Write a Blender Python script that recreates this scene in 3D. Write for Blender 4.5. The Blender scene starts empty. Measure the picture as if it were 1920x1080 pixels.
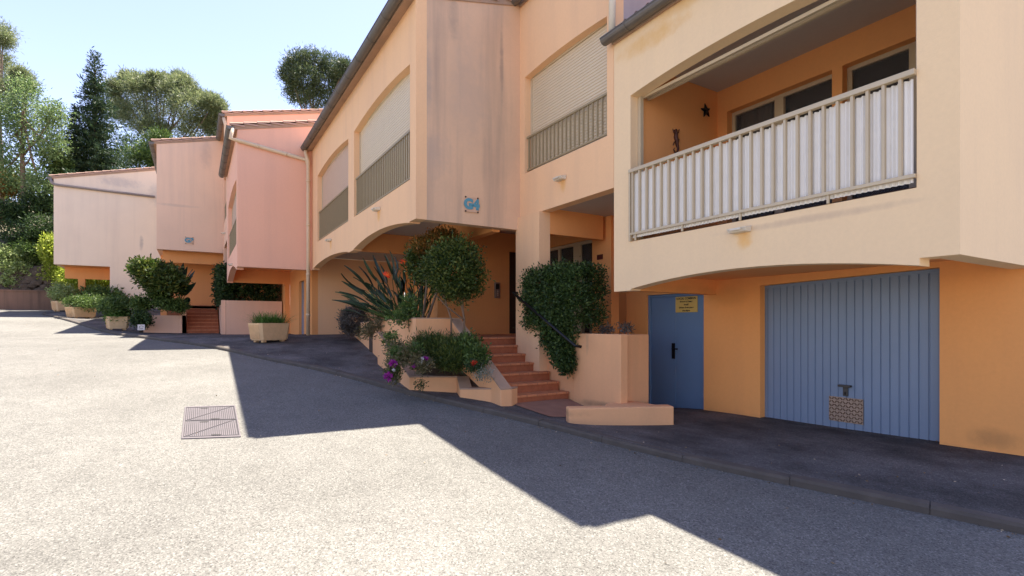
import bpy, bmesh, math, random
import numpy as np
from mathutils import Vector, Matrix, noise
from mathutils.geometry import tessellate_polygon

random.seed(7); RNG = np.random.default_rng(11)
scn = bpy.context.scene
COL = scn.collection
R = math.radians

# ------------------------------------------------------------------ camera
# origin = the photographer's eye; X runs along the facades (towards the right),
# Y runs into the buildings, Z up.
FPX = 973.0
FW = Vector((-0.8535, 0.5210, 0)); RT = Vector((0.5210, 0.8535, 0)); HOR = 608.0
cam = bpy.data.cameras.new('camera'); camo = bpy.data.objects.new('camera', cam); COL.objects.link(camo)
cam.sensor_width = 36.0; cam.lens = FPX / 1920 * 36; cam.shift_y = (HOR - 540) / 1920
cam.clip_start = 0.05; cam.clip_end = 3000
camo.location = (0, 0, 0); camo.rotation_euler = (R(90), 0, math.atan2(0.8535, 0.5210))
scn.camera = camo

# ------------------------------------------------------------------ sky, sun, exposure
SUN_TO = Vector((-0.234, 0.337, 1.0)).normalized()
world = bpy.data.worlds.new('World'); scn.world = world; world.use_nodes = True
wn = world.node_tree.nodes; wl = world.node_tree.links
bg = wn['Background']; sky = wn.new('ShaderNodeTexSky'); sky.sky_type = 'NISHITA'; sky.sun_disc = False
sky.sun_elevation = math.asin(SUN_TO.z); sky.sun_rotation = math.atan2(SUN_TO.x, SUN_TO.y) % (2 * math.pi)
sky.altitude = 50; sky.air_density = 1.0; sky.dust_density = 0.4; sky.ozone_density = 1.5
tint = wn.new('ShaderNodeMix'); tint.data_type = 'RGBA'; tint.blend_type = 'MULTIPLY'; tint.inputs[0].default_value = 1
tint.inputs[7].default_value = (1.0, .81, .83, 1)      # slightly milky spring sky
wl.new(sky.outputs[0], tint.inputs[6]); wl.new(tint.outputs[2], bg.inputs[0]); bg.inputs[1].default_value = 0.103
sl = bpy.data.lights.new('sun', 'SUN'); sl.energy = 4.65; sl.angle = R(0.53); sl.color = (1.0, 0.92, 0.80)
so = bpy.data.objects.new('sun', sl); COL.objects.link(so)
so.rotation_euler = (-SUN_TO).to_track_quat('-Z', 'Y').to_euler(); so.location = (0, 0, 40)
vs = scn.view_settings; vs.view_transform = 'Standard'; vs.look = 'None'; vs.gamma = 1; vs.use_curve_mapping = False
vs.exposure = 2.04
scn.render.engine = 'CYCLES'
scn.cycles.max_bounces = 8; scn.cycles.diffuse_bounces = 6

# ------------------------------------------------------------------ pixel -> world helpers (measuring the photograph)
def ray(px, py):
    a = (px - 960) / FPX
    return FW + RT * a + Vector((0, 0, (HOR - py) / FPX))
def at(px, py, X=None, Y=None, Z=None, t=None):
    d = ray(px, py)
    if X is not None: t = X / d.x
    elif Y is not None: t = Y / d.y
    elif Z is not None: t = Z / d.z
    return d * t

# ------------------------------------------------------------------ ground heights
_rx = [-90, -60, -46, -38.7, -31, -25, -19, -15.6, -7.5, -3, 0, 5, 12, 40]
_rz = [4.2, 2.2, 1.15, 0.66, 0.13, -0.38, -0.52, -0.68, -1.30, -1.58, -1.66, -1.80, -2.0, -2.5]
def rz(x):
    s = 0
    for o, w in ((-1.6, .2), (-.8, .25), (0, .1), (.8, .25), (1.6, .2)):
        s += w * float(np.interp(x + o, _rx, _rz))
    return s
def on_road(px, py, dz=0.0):
    d = ray(px, py); lo, hi = 0.5, 400
    t = 3.0
    prev = d.z * t - rz(d.x * t) - dz
    while t < 120:
        t2 = t * 1.02
        cur = d.z * t2 - rz(d.x * t2) - dz
        if cur <= 0 < prev:
            break
        prev = cur; t = t2
    lo, hi = t, t * 1.02
    for _ in range(30):
        m = (lo + hi) / 2
        if d.z * m - rz(d.x * m) - dz > 0: lo = m
        else: hi = m
    return d * hi
KP = [(75, 589), (130, 603), (200, 624), (300, 639), (410, 655), (500, 676), (600, 695), (700, 722), (800, 750), (900, 772),
      (1000, 795), (1125, 828), (1250, 862), (1400, 893), (1590, 932), (1750, 965), (1920, 1002)]
KW = [on_road(*p) for p in KP]
kx = [k.x for k in KW]; ky = [k.y for k in KW]
# drop non monotone, then extend
K = [(kx[0], ky[0])]
for x, y in zip(kx[1:], ky[1:]):
    if x > K[-1][0] + .2: K.append((x, y))
K += [(1.0, 6.2), (5, 6.8), (12, 7.2), (30, 7.5)]
kxs = np.array([k[0] for k in K]); kys = np.array([k[1] for k in K])
def kerb_y(x):
    s = 0
    for o, w in ((-.8, .25), (-.4, .15), (0, .2), (.4, .15), (.8, .25)):
        s += w * float(np.interp(x + o, kxs, kys))
    return s
KERB_H = 0.075
ctrl = [(-7.0, 4.2, -1.28), (-7.1, 5.4, -1.28), (-5.8, 4.5, -1.42), (-5.25, 5.9, -1.46), (-7.0, 7.3, -1.55), (-6.1, 7.3, -1.46),
        (-5.2, 7.3, -1.42), (-3.5, 7.3, -1.40), (-2.2, 7.3, -1.37), (-.8, 7.3, -1.35), (2, 8, -1.4), (6, 8.5, -1.6), (-8.6, 3.25, -1.14),
        (-11.8, 3.6, -.88), (-15.9, 1.8, -.56), (-18.3, 4.2, -.36), (-18.3, 2.5, -.37), (-18.5, 1.2, -.40), (-25.3, .3, -.37), (-25.3, 1.2, -.38),
        (-24, 2.2, -.41), (-22, 3.3, -.41), (-27, -2.8, -.22), (-34, -5.0, .32), (-36, -6.0, .66), (-36, -3, .86), (-30, -2, -.02), (-36, 2, 1.0),
        (-13, 6, -.72), (-11, 6, -.9), (-18, 8, -.3), (-5, 10, -1.4), (-30, 6, .3), (-36, 8, 1.0), (-9, 9, -1.2)]
for x in np.arange(-37.5, 14, 1.6):
    ctrl.append((x, kerb_y(x), rz(x) + KERB_H))
_c = np.array(ctrl)
def _U(r2): return np.where(r2 > 1e-9, r2 * np.log(r2 + 1e-12), 0)
_n = len(_c); _d2 = ((_c[:, None, :2] - _c[None, :, :2]) ** 2).sum(-1)
_A = np.zeros((_n + 3, _n + 3)); _A[:_n, :_n] = _U(_d2) + np.eye(_n) * 0.05
_A[:_n, _n] = 1; _A[:_n, _n + 1:] = _c[:, :2]; _A[_n, :_n] = 1; _A[_n + 1:, :_n] = _c[:, :2].T
_b = np.zeros(_n + 3); _b[:_n] = _c[:, 2]
_w = np.linalg.solve(_A, _b)
def pz(x, y):
    r2 = (_c[:, 0] - x) ** 2 + (_c[:, 1] - y) ** 2
    v = float((_U(r2) * _w[:_n]).sum() + _w[_n] + _w[_n + 1] * x + _w[_n + 2] * y)
    k = min(max((y - kerb_y(x)) / .6, 0), 1)
    return v * k + (rz(x) + KERB_H) * (1 - k)

# ------------------------------------------------------------------ materials
def nodes(name):
    m = bpy.data.materials.new(name); m.use_nodes = True
    nt = m.node_tree; b = nt.nodes['Principled BSDF']
    return m, nt, b
def N(nt, t, **kw):
    n = nt.nodes.new(t)
    for k, v in kw.items():
        if k.startswith('i_'): n.inputs[k[2:].replace('_', ' ')].default_value = v
        else: setattr(n, k, v)
    return n
def ramp(nt, fac, stops):
    r = nt.nodes.new('ShaderNodeValToRGB'); cr = r.color_ramp
    while len(cr.elements) < len(stops): cr.elements.new(.5)
    for e, (p, c) in zip(cr.elements, stops):
        e.position = p; e.color = (c, c, c, 1) if not hasattr(c, '__len__') else (*c, 1)
    nt.links.new(fac, r.inputs[0]); return r.outputs[0]
def mix(nt, f, a, b, mode='MIX'):
    n = nt.nodes.new('ShaderNodeMix'); n.data_type = 'RGBA'; n.blend_type = mode
    for s, v in ((n.inputs[0], f), (n.inputs[6], a), (n.inputs[7], b)):
        if isinstance(v, (int, float)): s.default_value = v
        elif isinstance(v, tuple): s.default_value = (*v, 1)
        else: nt.links.new(v, s)
    return n.outputs[2]
def noise_tex(nt, scale, detail=4, rough=.55, stretch=None, loc=(0, 0, 0)):
    g = N(nt, 'ShaderNodeNewGeometry')
    mp = N(nt, 'ShaderNodeMapping'); mp.inputs['Scale'].default_value = stretch or (1, 1, 1); mp.inputs['Location'].default_value = loc
    nt.links.new(g.outputs['Position'], mp.inputs[0])
    t = N(nt, 'ShaderNodeTexNoise'); t.inputs['Scale'].default_value = scale; t.inputs['Detail'].default_value = detail; t.inputs['Roughness'].default_value = rough
    nt.links.new(mp.outputs[0], t.inputs['Vector']); return t.outputs['Fac']
def bump(nt, b, h, strength, dist=.01):
    n = N(nt, 'ShaderNodeBump'); n.inputs['Strength'].default_value = strength; n.inputs['Distance'].default_value = dist
    nt.links.new(h, n.inputs['Height']); nt.links.new(n.outputs[0], b.inputs['Normal'])
def stucco(name, col, dirt=(.30, .24, .20), amt=.35, streak=.3, zdirt=None, stains=()):
    m, nt, b = nodes(name)
    big = ramp(nt, noise_tex(nt, .55, 5, .6), [(.42, 0), (.75, 1)])
    st = ramp(nt, noise_tex(nt, 1.0, 5, .6, (2.6, 2.6, .16), (3, 1, 0)), [(.48, 0), (.72, 1)])
    fine = noise_tex(nt, 26, 4, .7)
    c = mix(nt, fine, tuple(x * .93 for x in col), tuple(min(x * 1.05, 1) for x in col))
    def sc(o, k):
        mm = N(nt, 'ShaderNodeMath', operation='MULTIPLY'); nt.links.new(o, mm.inputs[0]); mm.inputs[1].default_value = k; return mm.outputs[0]
    c = mix(nt, sc(big, amt), c, tuple(.55 * a + .45 * d for a, d in zip(col, dirt)))
    c = mix(nt, sc(st, streak), c, dirt)
    if zdirt is not None:   # splash stains along the foot of the wall (real dirt, irregular edge)
        g = N(nt, 'ShaderNodeNewGeometry'); sx = N(nt, 'ShaderNodeSeparateXYZ'); nt.links.new(g.outputs['Position'], sx.inputs[0])
        nn = noise_tex(nt, 2.2, 5, .6)
        a1 = N(nt, 'ShaderNodeMath', operation='MULTIPLY_ADD'); nt.links.new(nn, a1.inputs[0]); a1.inputs[1].default_value = .5
        nt.links.new(sx.outputs[2], a1.inputs[2])
        mr = N(nt, 'ShaderNodeMapRange'); nt.links.new(a1.outputs[0], mr.inputs[0])
        mr.inputs[1].default_value = zdirt + .30; mr.inputs[2].default_value = zdirt + .45; mr.inputs[3].default_value = .35; mr.inputs[4].default_value = 0
        c = mix(nt, mr.outputs[0], c, dirt)
    for (ax, u0, z0, ru, rz_, sc_, k) in stains:      # individual rust, damp and soot marks, wobbly outlines
        g = N(nt, 'ShaderNodeNewGeometry'); sx = N(nt, 'ShaderNodeSeparateXYZ'); nt.links.new(g.outputs['Position'], sx.inputs[0])
        nn = noise_tex(nt, 5.0, 5, .65)
        def term(o, c0, rr):
            a = N(nt, 'ShaderNodeMath', operation='SUBTRACT'); nt.links.new(o, a.inputs[0]); a.inputs[1].default_value = c0
            d = N(nt, 'ShaderNodeMath', operation='DIVIDE'); nt.links.new(a.outputs[0], d.inputs[0]); d.inputs[1].default_value = rr
            p = N(nt, 'ShaderNodeMath', operation='MULTIPLY'); nt.links.new(d.outputs[0], p.inputs[0]); nt.links.new(d.outputs[0], p.inputs[1]); return p.outputs[0]
        t1 = term(sx.outputs[0 if ax == 'Y' else 1], u0, ru); t2 = term(sx.outputs[2], z0, rz_)
        ad = N(nt, 'ShaderNodeMath', operation='ADD'); nt.links.new(t1, ad.inputs[0]); nt.links.new(t2, ad.inputs[1])
        a2 = N(nt, 'ShaderNodeMath', operation='MULTIPLY_ADD'); nt.links.new(nn, a2.inputs[0]); a2.inputs[1].default_value = 1.6; nt.links.new(ad.outputs[0], a2.inputs[2])
        mr = N(nt, 'ShaderNodeMapRange'); nt.links.new(a2.outputs[0], mr.inputs[0]); mr.interpolation_type = 'SMOOTHSTEP'
        mr.inputs[1].default_value = .5; mr.inputs[2].default_value = 1.9; mr.inputs[3].default_value = k; mr.inputs[4].default_value = 0
        c = mix(nt, mr.outputs[0], c, sc_)
    nt.links.new(c, b.inputs['Base Color']); b.inputs['Roughness'].default_value = .93; b.inputs['Specular IOR Level'].default_value = .2
    bump(nt, b, noise_tex(nt, 70, 5, .7), .35, .006)
    return m
def plain(name, col, rough=.6, metal=0, var=.12, scale=6, bmp=0, bscale=40, spec=.4):
    m, nt, b = nodes(name)
    f = noise_tex(nt, scale, 5, .6)
    c = mix(nt, f, tuple(x * (1 - var) for x in col), tuple(min(1, x * (1 + var)) for x in col))
    nt.links.new(c, b.inputs['Base Color']); b.inputs['Roughness'].default_value = rough; b.inputs['Metallic'].default_value = metal
    b.inputs['Specular IOR Level'].default_value = spec
    if bmp: bump(nt, b, noise_tex(nt, bscale, 5, .65), bmp, .006)
    return m
def leafmat(name, c1, c2, c3=None, trans=.25, rough=.5):
    m, nt, b = nodes(name)
    g = N(nt, 'ShaderNodeNewGeometry')
    stops = [(0, c1), (.6, c2), (1, c3 or c2)]
    c = ramp(nt, g.outputs['Random Per Island'], stops)
    f = ramp(nt, noise_tex(nt, 1.6, 4, .6), [(.35, .75), (.7, 1.25)])
    c = mix(nt, 1.0, c, f, 'MULTIPLY')
    nt.links.new(c, b.inputs['Base Color']); b.inputs['Roughness'].default_value = rough; b.inputs['Specular IOR Level'].default_value = .3
    tr = N(nt, 'ShaderNodeBsdfTranslucent'); nt.links.new(c, tr.inputs[0])
    ms = N(nt, 'ShaderNodeMixShader'); ms.inputs[0].default_value = trans
    out = nt.nodes['Material Output']
    nt.links.new(b.outputs[0], ms.inputs[1]); nt.links.new(tr.outputs[0], ms.inputs[2]); nt.links.new(ms.outputs[0], out.inputs[0])
    return m
def asphalt(name, base, light, dark, speck=.5, stains=False):
    m, nt, b = nodes(name)
    g = N(nt, 'ShaderNodeNewGeometry')
    v = N(nt, 'ShaderNodeTexVoronoi'); v.inputs['Scale'].default_value = 88; nt.links.new(g.outputs['Position'], v.inputs['Vector'])
    sep = N(nt, 'ShaderNodeSeparateColor'); nt.links.new(v.outputs['Color'], sep.inputs[0])
    stone = ramp(nt, sep.outputs[0], [(0, dark), (.35, base), (.75, base), (1, light)])
    n2 = noise_tex(nt, 130, 3, .6)
    c = mix(nt, speck, base, stone)
    c = mix(nt, .25, c, ramp(nt, n2, [(.35, dark), (.65, light)]))
    big = ramp(nt, noise_tex(nt, .35, 6, .62), [(.3, .78), (.7, 1.10)])
    c = mix(nt, 1.0, c, big, 'MULTIPLY')
    mid = ramp(nt, noise_tex(nt, 2.6, 6, .7, (1, 1.3, 1), (5, 2, 0)), [(.3, .88), (.65, 1.05)])
    c = mix(nt, 1.0, c, mid, 'MULTIPLY')
    if stains:
        s = ramp(nt, noise_tex(nt, .75, 6, .65, (1, 1.6, 1), (9, 4, 0)), [(.38, .42), (.62, 1.0)])
        c = mix(nt, 1.0, c, s, 'MULTIPLY')
        s2 = ramp(nt, noise_tex(nt, 3.2, 5, .6, (1, 1, 1), (1, 14, 0)), [(.62, 1.0), (.72, .62)])
        c = mix(nt, 1.0, c, s2, 'MULTIPLY')
    nt.links.new(c, b.inputs['Base Color']); b.inputs['Roughness'].default_value = .9; b.inputs['Specular IOR Level'].default_value = .25
    bump(nt, b, v.outputs['Distance'], .5, .006)
    return m

M = {}
M['peach'] = stucco('render_peach', (.90, .56, .31), (.42, .28, .22), .25, .14, stains=[('Y', -7.11, 2.38, .10, .16, (.80, .42, .13), .8), ('Y', -10.6, 2.25, .12, .16, (.80, .42, .13), .8), ('Y', -15.05, 2.22, .12, .16, (.80, .42, .13), .8), ('Y', -12.6, 5.5, 2.6, .10, (.62, .42, .27), .5)])
M['peach2'] = stucco('render_peach_light', (.90, .655, .39), (.50, .38, .28), .25, .10, stains=[('Y', -3.68, .97, .11, .14, (.85, .48, .16), .9), ('Y', -5.1, 3.93, .75, .16, (.78, .47, .18), .9), ('Y', -4.4, 4.12, .7, .12, (.78, .50, .22), .8), ('Y', -3.0, 1.08, 1.2, .05, (.5, .36, .26), .5)])
M['orange'] = stucco('render_orange', (.90, .40, .13), (.42, .20, .11), .30, .08, zdirt=-1.55, stains=[('Y', -2.05, -1.22, .28, .14, (.50, .24, .09), .7), ('Y', -3.0, -1.30, .2, .1, (.4, .22, .12), .6), ('Y', -5.35, .45, .5, .2, (.62, .30, .10), .5)])
M['orange_far'] = stucco('render_orange_far', (.90, .41, .15), (.42, .2, .12), .25, .08)
M['gable'] = stucco('render_weathered', (.76, .50, .32), (.30, .23, .19), .75, .50, stains=[('X', 4.95, 4.9, .05, .9, (.34, .25, .20), .7), ('X', 3.95, 5.5, .12, .5, (.36, .27, .21), .6), ('X', 3.35, 4.2, .22, 1.2, (.42, .33, .27), .7), ('X', 3.5, 3.0, .5, .5, (.46, .35, .28), .5), ('X', 4.3, 4.3, .5, 1.3, (.52, .38, .29), .5)])
M['pink'] = stucco('render_pink', (.90, .50, .34), (.55, .32, .25), .25, .14)
M['salmon'] = stucco('render_salmon', (.88, .55, .37), (.45, .28, .22), .25, .15)
M['far_pink'] = stucco('render_far_beige', (.88, .60, .42), (.46, .32, .26), .35, .22, stains=[('X', .4, 7.6, .3, .8, (.54, .39, .31), .5), ('X', -.7, 5.2, 1.0, .08, (.5, .38, .31), .4)])
M['cream'] = stucco('render_cream', (.88, .69, .51), (.50, .38, .30), .35, .18, stains=[('X', -2.6, 4.6, .12, .5, (.42, .36, .32), .7), ('X', -3.6, 7.9, 1.2, .35, (.50, .42, .37), .6), ('X', -1.9, 7.4, .5, .8, (.5, .42, .36), .5)])
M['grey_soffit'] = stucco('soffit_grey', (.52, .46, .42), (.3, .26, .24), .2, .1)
M['planter_wall'] = stucco('render_planter', (.82, .43, .21), (.26, .18, .12), .35, .12, stains=[('Y', -6.3, -1.28, .6, .08, (.30, .18, .10), .7), ('Y', -6.6, -.25, .05, .3, (.5, .3, .17), .6)])
M['coping'] = stucco('coping_worn', (.46, .30, .20), (.16, .13, .11), .6, .3)
M['gutter'] = plain('gutter_zinc', (.17, .15, .13), .5, .5, .2, 9)
M['pipe'] = plain('pipe_beige', (.68, .50, .32), .5, 0, .12, 5)
M['tile'] = plain('roof_tile', (.40, .24, .17), .85, 0, .35, 5, .3)
M['frame'] = plain('frame_beige', (.56, .45, .30), .45, 0, .06, 4)
M['rail'] = plain('railing_beige', (.55, .44, .29), .42, .1, .08, 6)
M['rail_dark'] = plain('railing_tan', (.33, .26, .15), .42, .1, .08, 6)
M['shutter'] = plain('shutter_beige', (.66, .55, .39), .5, 0, .05, 3)
M['shutter_pink'] = plain('shutter_rosy', (.60, .44, .33), .5, 0, .05, 3)
M['screen'] = plain('screen_white', (.84, .80, .73), .45, 0, .06, 7)
M['blue'] = plain('door_blue', (.15, .25, .40), .42, .1, .10, 1.4, .08, 8, .5)
M['blue_grey'] = plain('garage_blue', (.19, .255, .36), .38, .1, .12, 1.1, .08, 5, .5)
M['dark_metal'] = plain('dark_metal', (.02, .02, .022), .4, .6)
M['chrome'] = plain('worn_steel', (.35, .34, .33), .35, .8)
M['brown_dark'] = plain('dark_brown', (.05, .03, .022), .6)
M['white_plastic'] = plain('white_plastic', (.70, .62, .50), .5)
M['rust_steel'] = plain('chequer_plate', (.38, .28, .21), .5, .4, .25, 12)
M['yellow'] = plain('sign_yellow', (.62, .43, .12), .5)
M['black_ink'] = plain('ink_black', (.02, .018, .015), .6)
M['sign_blue'] = plain('sign_blue', (.10, .30, .38), .5)
M['sign_tile'] = plain('sign_tile', (.66, .42, .28), .5)
M['concrete'] = plain('concrete_warm', (.74, .50, .27), .85, 0, .22, 7, .5, 60)
M['kerb'] = plain('kerb_stone', (.09, .074, .06), .9, 0, .40, 5, .6, 50)
M['iron'] = plain('cast_iron', (.115, .10, .105), .7, .1, .25, 16, .3)
M['soil'] = plain('soil', (.07, .045, .03), .95, 0, .4, 8, .8, 30)
M['bark'] = plain('bark', (.20, .14, .10), .9, 0, .35, 9, .8, 30)
M['bark_pale'] = plain('bark_pale', (.19, .12, .075), .9, 0, .3, 9, .6, 30)
M['tread'] = plain('terracotta', (.46, .17, .075), .75, 0, .3, 7, .3, 40)
M['retain'] = stucco('retaining_wall', (.25, .145, .10), (.06, .05, .04), .9, .8)
M['rock'] = plain('rubble_rock', (.11, .08, .058), .9, 0, .5, 3, .8, 14)
M['road'] = asphalt('asphalt_road', (.150, .145, .130), (.32, .307, .275), (.022, .020, .018), .72)
M['pave'] = asphalt('asphalt_pavement', (.13, .118, .112), (.32, .30, .28), (.035, .032, .03), .55, True)
def glass():
    m, nt, b = nodes('dark_glass')
    b.inputs['Base Color'].default_value = (.012, .012, .015, 1); b.inputs['Roughness'].default_value = .04; b.inputs['Transmission Weight'].default_value = .9; b.inputs['IOR'].default_value = 1.2; b.inputs['Base Color'].default_value = (.5, .5, .52, 1)
    return m
M['glass'] = glass()
M['curtain'] = plain('curtain', (.30, .25, .2), .8)
def tiles_mat():
    m, nt, b = nodes('terracotta_tiles')
    br = N(nt, 'ShaderNodeTexBrick'); g = N(nt, 'ShaderNodeNewGeometry')
    sx = N(nt, 'ShaderNodeSeparateXYZ'); nt.links.new(g.outputs['Position'], sx.inputs[0])
    ad = N(nt, 'ShaderNodeMath', operation='ADD'); nt.links.new(sx.outputs[0], ad.inputs[0]); nt.links.new(sx.outputs[2], ad.inputs[1])
    cx = N(nt, 'ShaderNodeCombineXYZ'); nt.links.new(sx.outputs[1], cx.inputs[0]); nt.links.new(ad.outputs[0], cx.inputs[1])
    nt.links.new(cx.outputs[0], br.inputs['Vector'])
    br.offset = 0; br.inputs['Scale'].default_value = 1; br.inputs['Brick Width'].default_value = .2; br.inputs['Row Height'].default_value = .428
    br.inputs['Mortar Size'].default_value = .006
    br.inputs['Color1'].default_value = (.74, .27, .10, 1); br.inputs['Color2'].default_value = (.58, .20, .08, 1); br.inputs['Mortar'].default_value = (.17, .09, .06, 1)
    c = mix(nt, .5, br.outputs[0], ramp(nt, noise_tex(nt, 9, 5, .65), [(.3, (.26, .085, .04)), (.7, (.56, .22, .10))]))
    nt.links.new(c, b.inputs['Base Color']); b.inputs['Roughness'].default_value = .7
    return m
M['terra'] = tiles_mat()
M['riser'] = plain('riser_terracotta', (.36, .11, .045), .8, 0, .4, 12, .2)
L = {}
L['pine'] = leafmat('leaf_pine', (.10, .14, .065), (.19, .23, .10), (.32, .34, .17), .4)
L['fir'] = leafmat('leaf_fir', (.02, .045, .022), (.035, .07, .03), (.075, .11, .045), .18)
L['light'] = leafmat('leaf_light', (.09, .15, .05), (.155, .235, .085), (.28, .34, .14), .45)
L['bright'] = leafmat('leaf_bright', (.20, .27, .07), (.34, .42, .14), (.5, .56, .28), .4)
L['mid'] = leafmat('leaf_mid', (.045, .085, .02), (.09, .15, .035), (.18, .25, .06), .32)
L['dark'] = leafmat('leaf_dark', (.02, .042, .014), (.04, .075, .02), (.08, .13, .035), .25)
L['ball'] = leafmat('leaf_topiary', (.028, .052, .010), (.06, .10, .018), (.19, .20, .04), .28)
L['red'] = leafmat('leaf_reddish', (.10, .09, .02), (.20, .11, .02), (.40, .16, .04), .3)
L['hedge'] = leafmat('leaf_hedge', (.02, .045, .012), (.045, .085, .02), (.10, .15, .035), .2)
L['strel'] = leafmat('leaf_blade', (.010, .022, .012), (.02, .04, .02), (.05, .08, .04), .08, .3)
L['grey'] = leafmat('leaf_grey', (.06, .055, .045), (.11, .10, .085), (.17, .15, .13), .1)
L['yellow'] = leafmat('leaf_yellow_green', (.20, .27, .03), (.36, .44, .05), (.55, .58, .12), .45)
L['grass'] = leafmat('leaf_grass', (.05, .13, .02), (.11, .24, .04), (.20, .34, .08), .35)
L['silver'] = leafmat('leaf_silver', (.16, .18, .13), (.26, .28, .22), (.4, .4, .34), .2)
L['purple'] = leafmat('petal_purple', (.30, .015, .22), (.42, .03, .36), (.5, .08, .42), .3)
L['orangef'] = leafmat('petal_orange', (.75, .05, .015), (.85, .09, .02), (.9, .18, .03), .3)
L['redf'] = leafmat('petal_red', (.5, .02, .01), (.65, .05, .02), (.7, .1, .05), .3)
L['white'] = leafmat('petal_white', (.7, .68, .66), (.8, .78, .76), (.85, .85, .85), .3)
L['olive'] = leafmat('leaf_olive', (.10, .10, .04), (.17, .15, .07), (.27, .22, .12), .25)

# ------------------------------------------------------------------ mesh builders
class MB:
    def __init__(s): s.v = []; s.f = []
    def add(s, vs, fs):
        o = len(s.v); s.v += [tuple(v) for v in vs]; s.f += [tuple(i + o for i in f) for f in fs]
    def box(s, x0, x1, y0, y1, z0, z1):
        s.add([(x0, y0, z0), (x1, y0, z0), (x1, y1, z0), (x0, y1, z0), (x0, y0, z1), (x1, y0, z1), (x1, y1, z1), (x0, y1, z1)],
              [(0, 3, 2, 1), (4, 5, 6, 7), (0, 1, 5, 4), (1, 2, 6, 5), (2, 3, 7, 6), (3, 0, 4, 7)])
    def hexa(s, b4, t4):
        s.add(list(b4) + list(t4), [(0, 3, 2, 1), (4, 5, 6, 7), (0, 1, 5, 4), (1, 2, 6, 5), (2, 3, 7, 6), (3, 0, 4, 7)])
    def bar(s, a, b, w, h):
        a = Vector(a); b = Vector(b); d = (b - a).normalized()
        up = Vector((0, 0, 1)) if abs(d.z) < .95 else Vector((1, 0, 0))
        u = d.cross(up).normalized() * w / 2; v = u.cross(d).normalized() * h / 2
        s.hexa([a - u - v, a + u - v, b + u - v, b - u - v], [a - u + v, a + u + v, b + u + v, b - u + v])
    def tube(s, pts, rad, n=10, cap=True):
        pts = [Vector(p) for p in pts]; rs = rad if hasattr(rad, '__len__') else [rad] * len(pts)
        o = len(s.v); prev = None
        for i, p in enumerate(pts):
            d = (pts[min(i + 1, len(pts) - 1)] - pts[max(i - 1, 0)]).normalized()
            if prev is None:
                up = Vector((0, 0, 1)) if abs(d.z) < .9 else Vector((1, 0, 0)); u = d.cross(up).normalized()
            else: u = (prev - d * prev.dot(d)).normalized()
            prev = u; w = d.cross(u)
            for k in range(n):
                a = 2 * math.pi * k / n; s.v.append(tuple(p + (u * math.cos(a) + w * math.sin(a)) * rs[i]))
        for i in range(len(pts) - 1):
            for k in range(n):
                k2 = (k + 1) % n; s.f.append((o + i * n + k, o + i * n + k2, o + (i + 1) * n + k2, o + (i + 1) * n + k))
        if cap: s.f.append(tuple(o + k for k in range(n))[::-1]); s.f.append(tuple(o + (len(pts) - 1) * n + k for k in range(n)))
    def plate(s, axis, c0, c1, outer, holes=()):
        rings = [outer] + list(holes)
        tri = tessellate_polygon([[Vector((u, v, 0)) for u, v in r] for r in rings])
        flat = [p for r in rings for p in r]; n = len(flat)
        def mk(p, c):
            u, v = p
            return (u, c, v) if axis == 'Y' else (c, u, v) if axis == 'X' else (u, v, c)
        vs = [mk(p, c0) for p in flat] + [mk(p, c1) for p in flat]
        fs = [tuple(t) for t in tri] + [tuple(i + n for i in reversed(t)) for t in tri]
        o = 0
        for r in rings:
            m = len(r)
            for i in range(m):
                j = (i + 1) % m; fs.append((o + i, o + j, n + o + j, n + o + i))
            o += m
        s.add(vs, fs)
    def build(s, name, mat, parent=None, smooth=False, bevel=0, **tags):
        me = bpy.data.meshes.new(name)
        off = Vector((0, 0, 0))
        if parent is not None:
            p = parent
            while p is not None: off += p.location; p = p.parent
        base = Vector(tags.pop('base', (0, 0, 0)))
        me.from_pydata([(v[0] - off.x - base.x, v[1] - off.y - base.y, v[2] - off.z - base.z) for v in s.v], [], s.f)
        bm = bmesh.new(); bm.from_mesh(me); bmesh.ops.recalc_face_normals(bm, faces=bm.faces); bm.to_mesh(me); bm.free()
        if smooth: me.polygons.foreach_set('use_smooth', [True] * len(me.polygons))
        me.materials.append(mat)
        o = bpy.data.objects.new(name, me); COL.objects.link(o); o.location = base
        if parent is not None: o.parent = parent
        if bevel:
            md = o.modifiers.new('bevel', 'BEVEL'); md.width = bevel; md.segments = 2; md.limit_method = 'ANGLE'
        for k, v in tags.items(): o[k] = v
        return o
def thing(name, label, cat, loc, group=None):
    o = bpy.data.objects.new(name, None); COL.objects.link(o); o.location = loc; o.empty_display_size = .3
    o['label'] = label; o['category'] = cat
    if group: o['group'] = group
    return o
def one(mb, name, mat, label, cat, group=None, base=None, **kw):
    if base is None:
        a = np.array(mb.v); base = (float(a[:, 0].mean()), float(a[:, 1].mean()), float(a[:, 2].min()))
    t = dict(label=label, category=cat)
    if group: t['group'] = group
    return mb.build(name, mat, None, base=base, **t, **kw)
def struct(mb, name, mat, **kw):
    return mb.build(name, mat, None, kind='structure', **kw)
def copy_tree(o, parent=None):
    c = o.copy(); COL.objects.link(c); c.parent = parent
    for ch in list(o.children): copy_tree(ch, c)
    return c
def arch(x0, x1, z, rise, n=14):      # points from x1 back to x0 along a segmental arch (top edge)
    pts = []
    for i in range(n + 1):
        u = i / n; pts.append((x1 + (x0 - x1) * u, z + rise * (1 - (2 * u - 1) ** 2)))
    return pts

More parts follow.
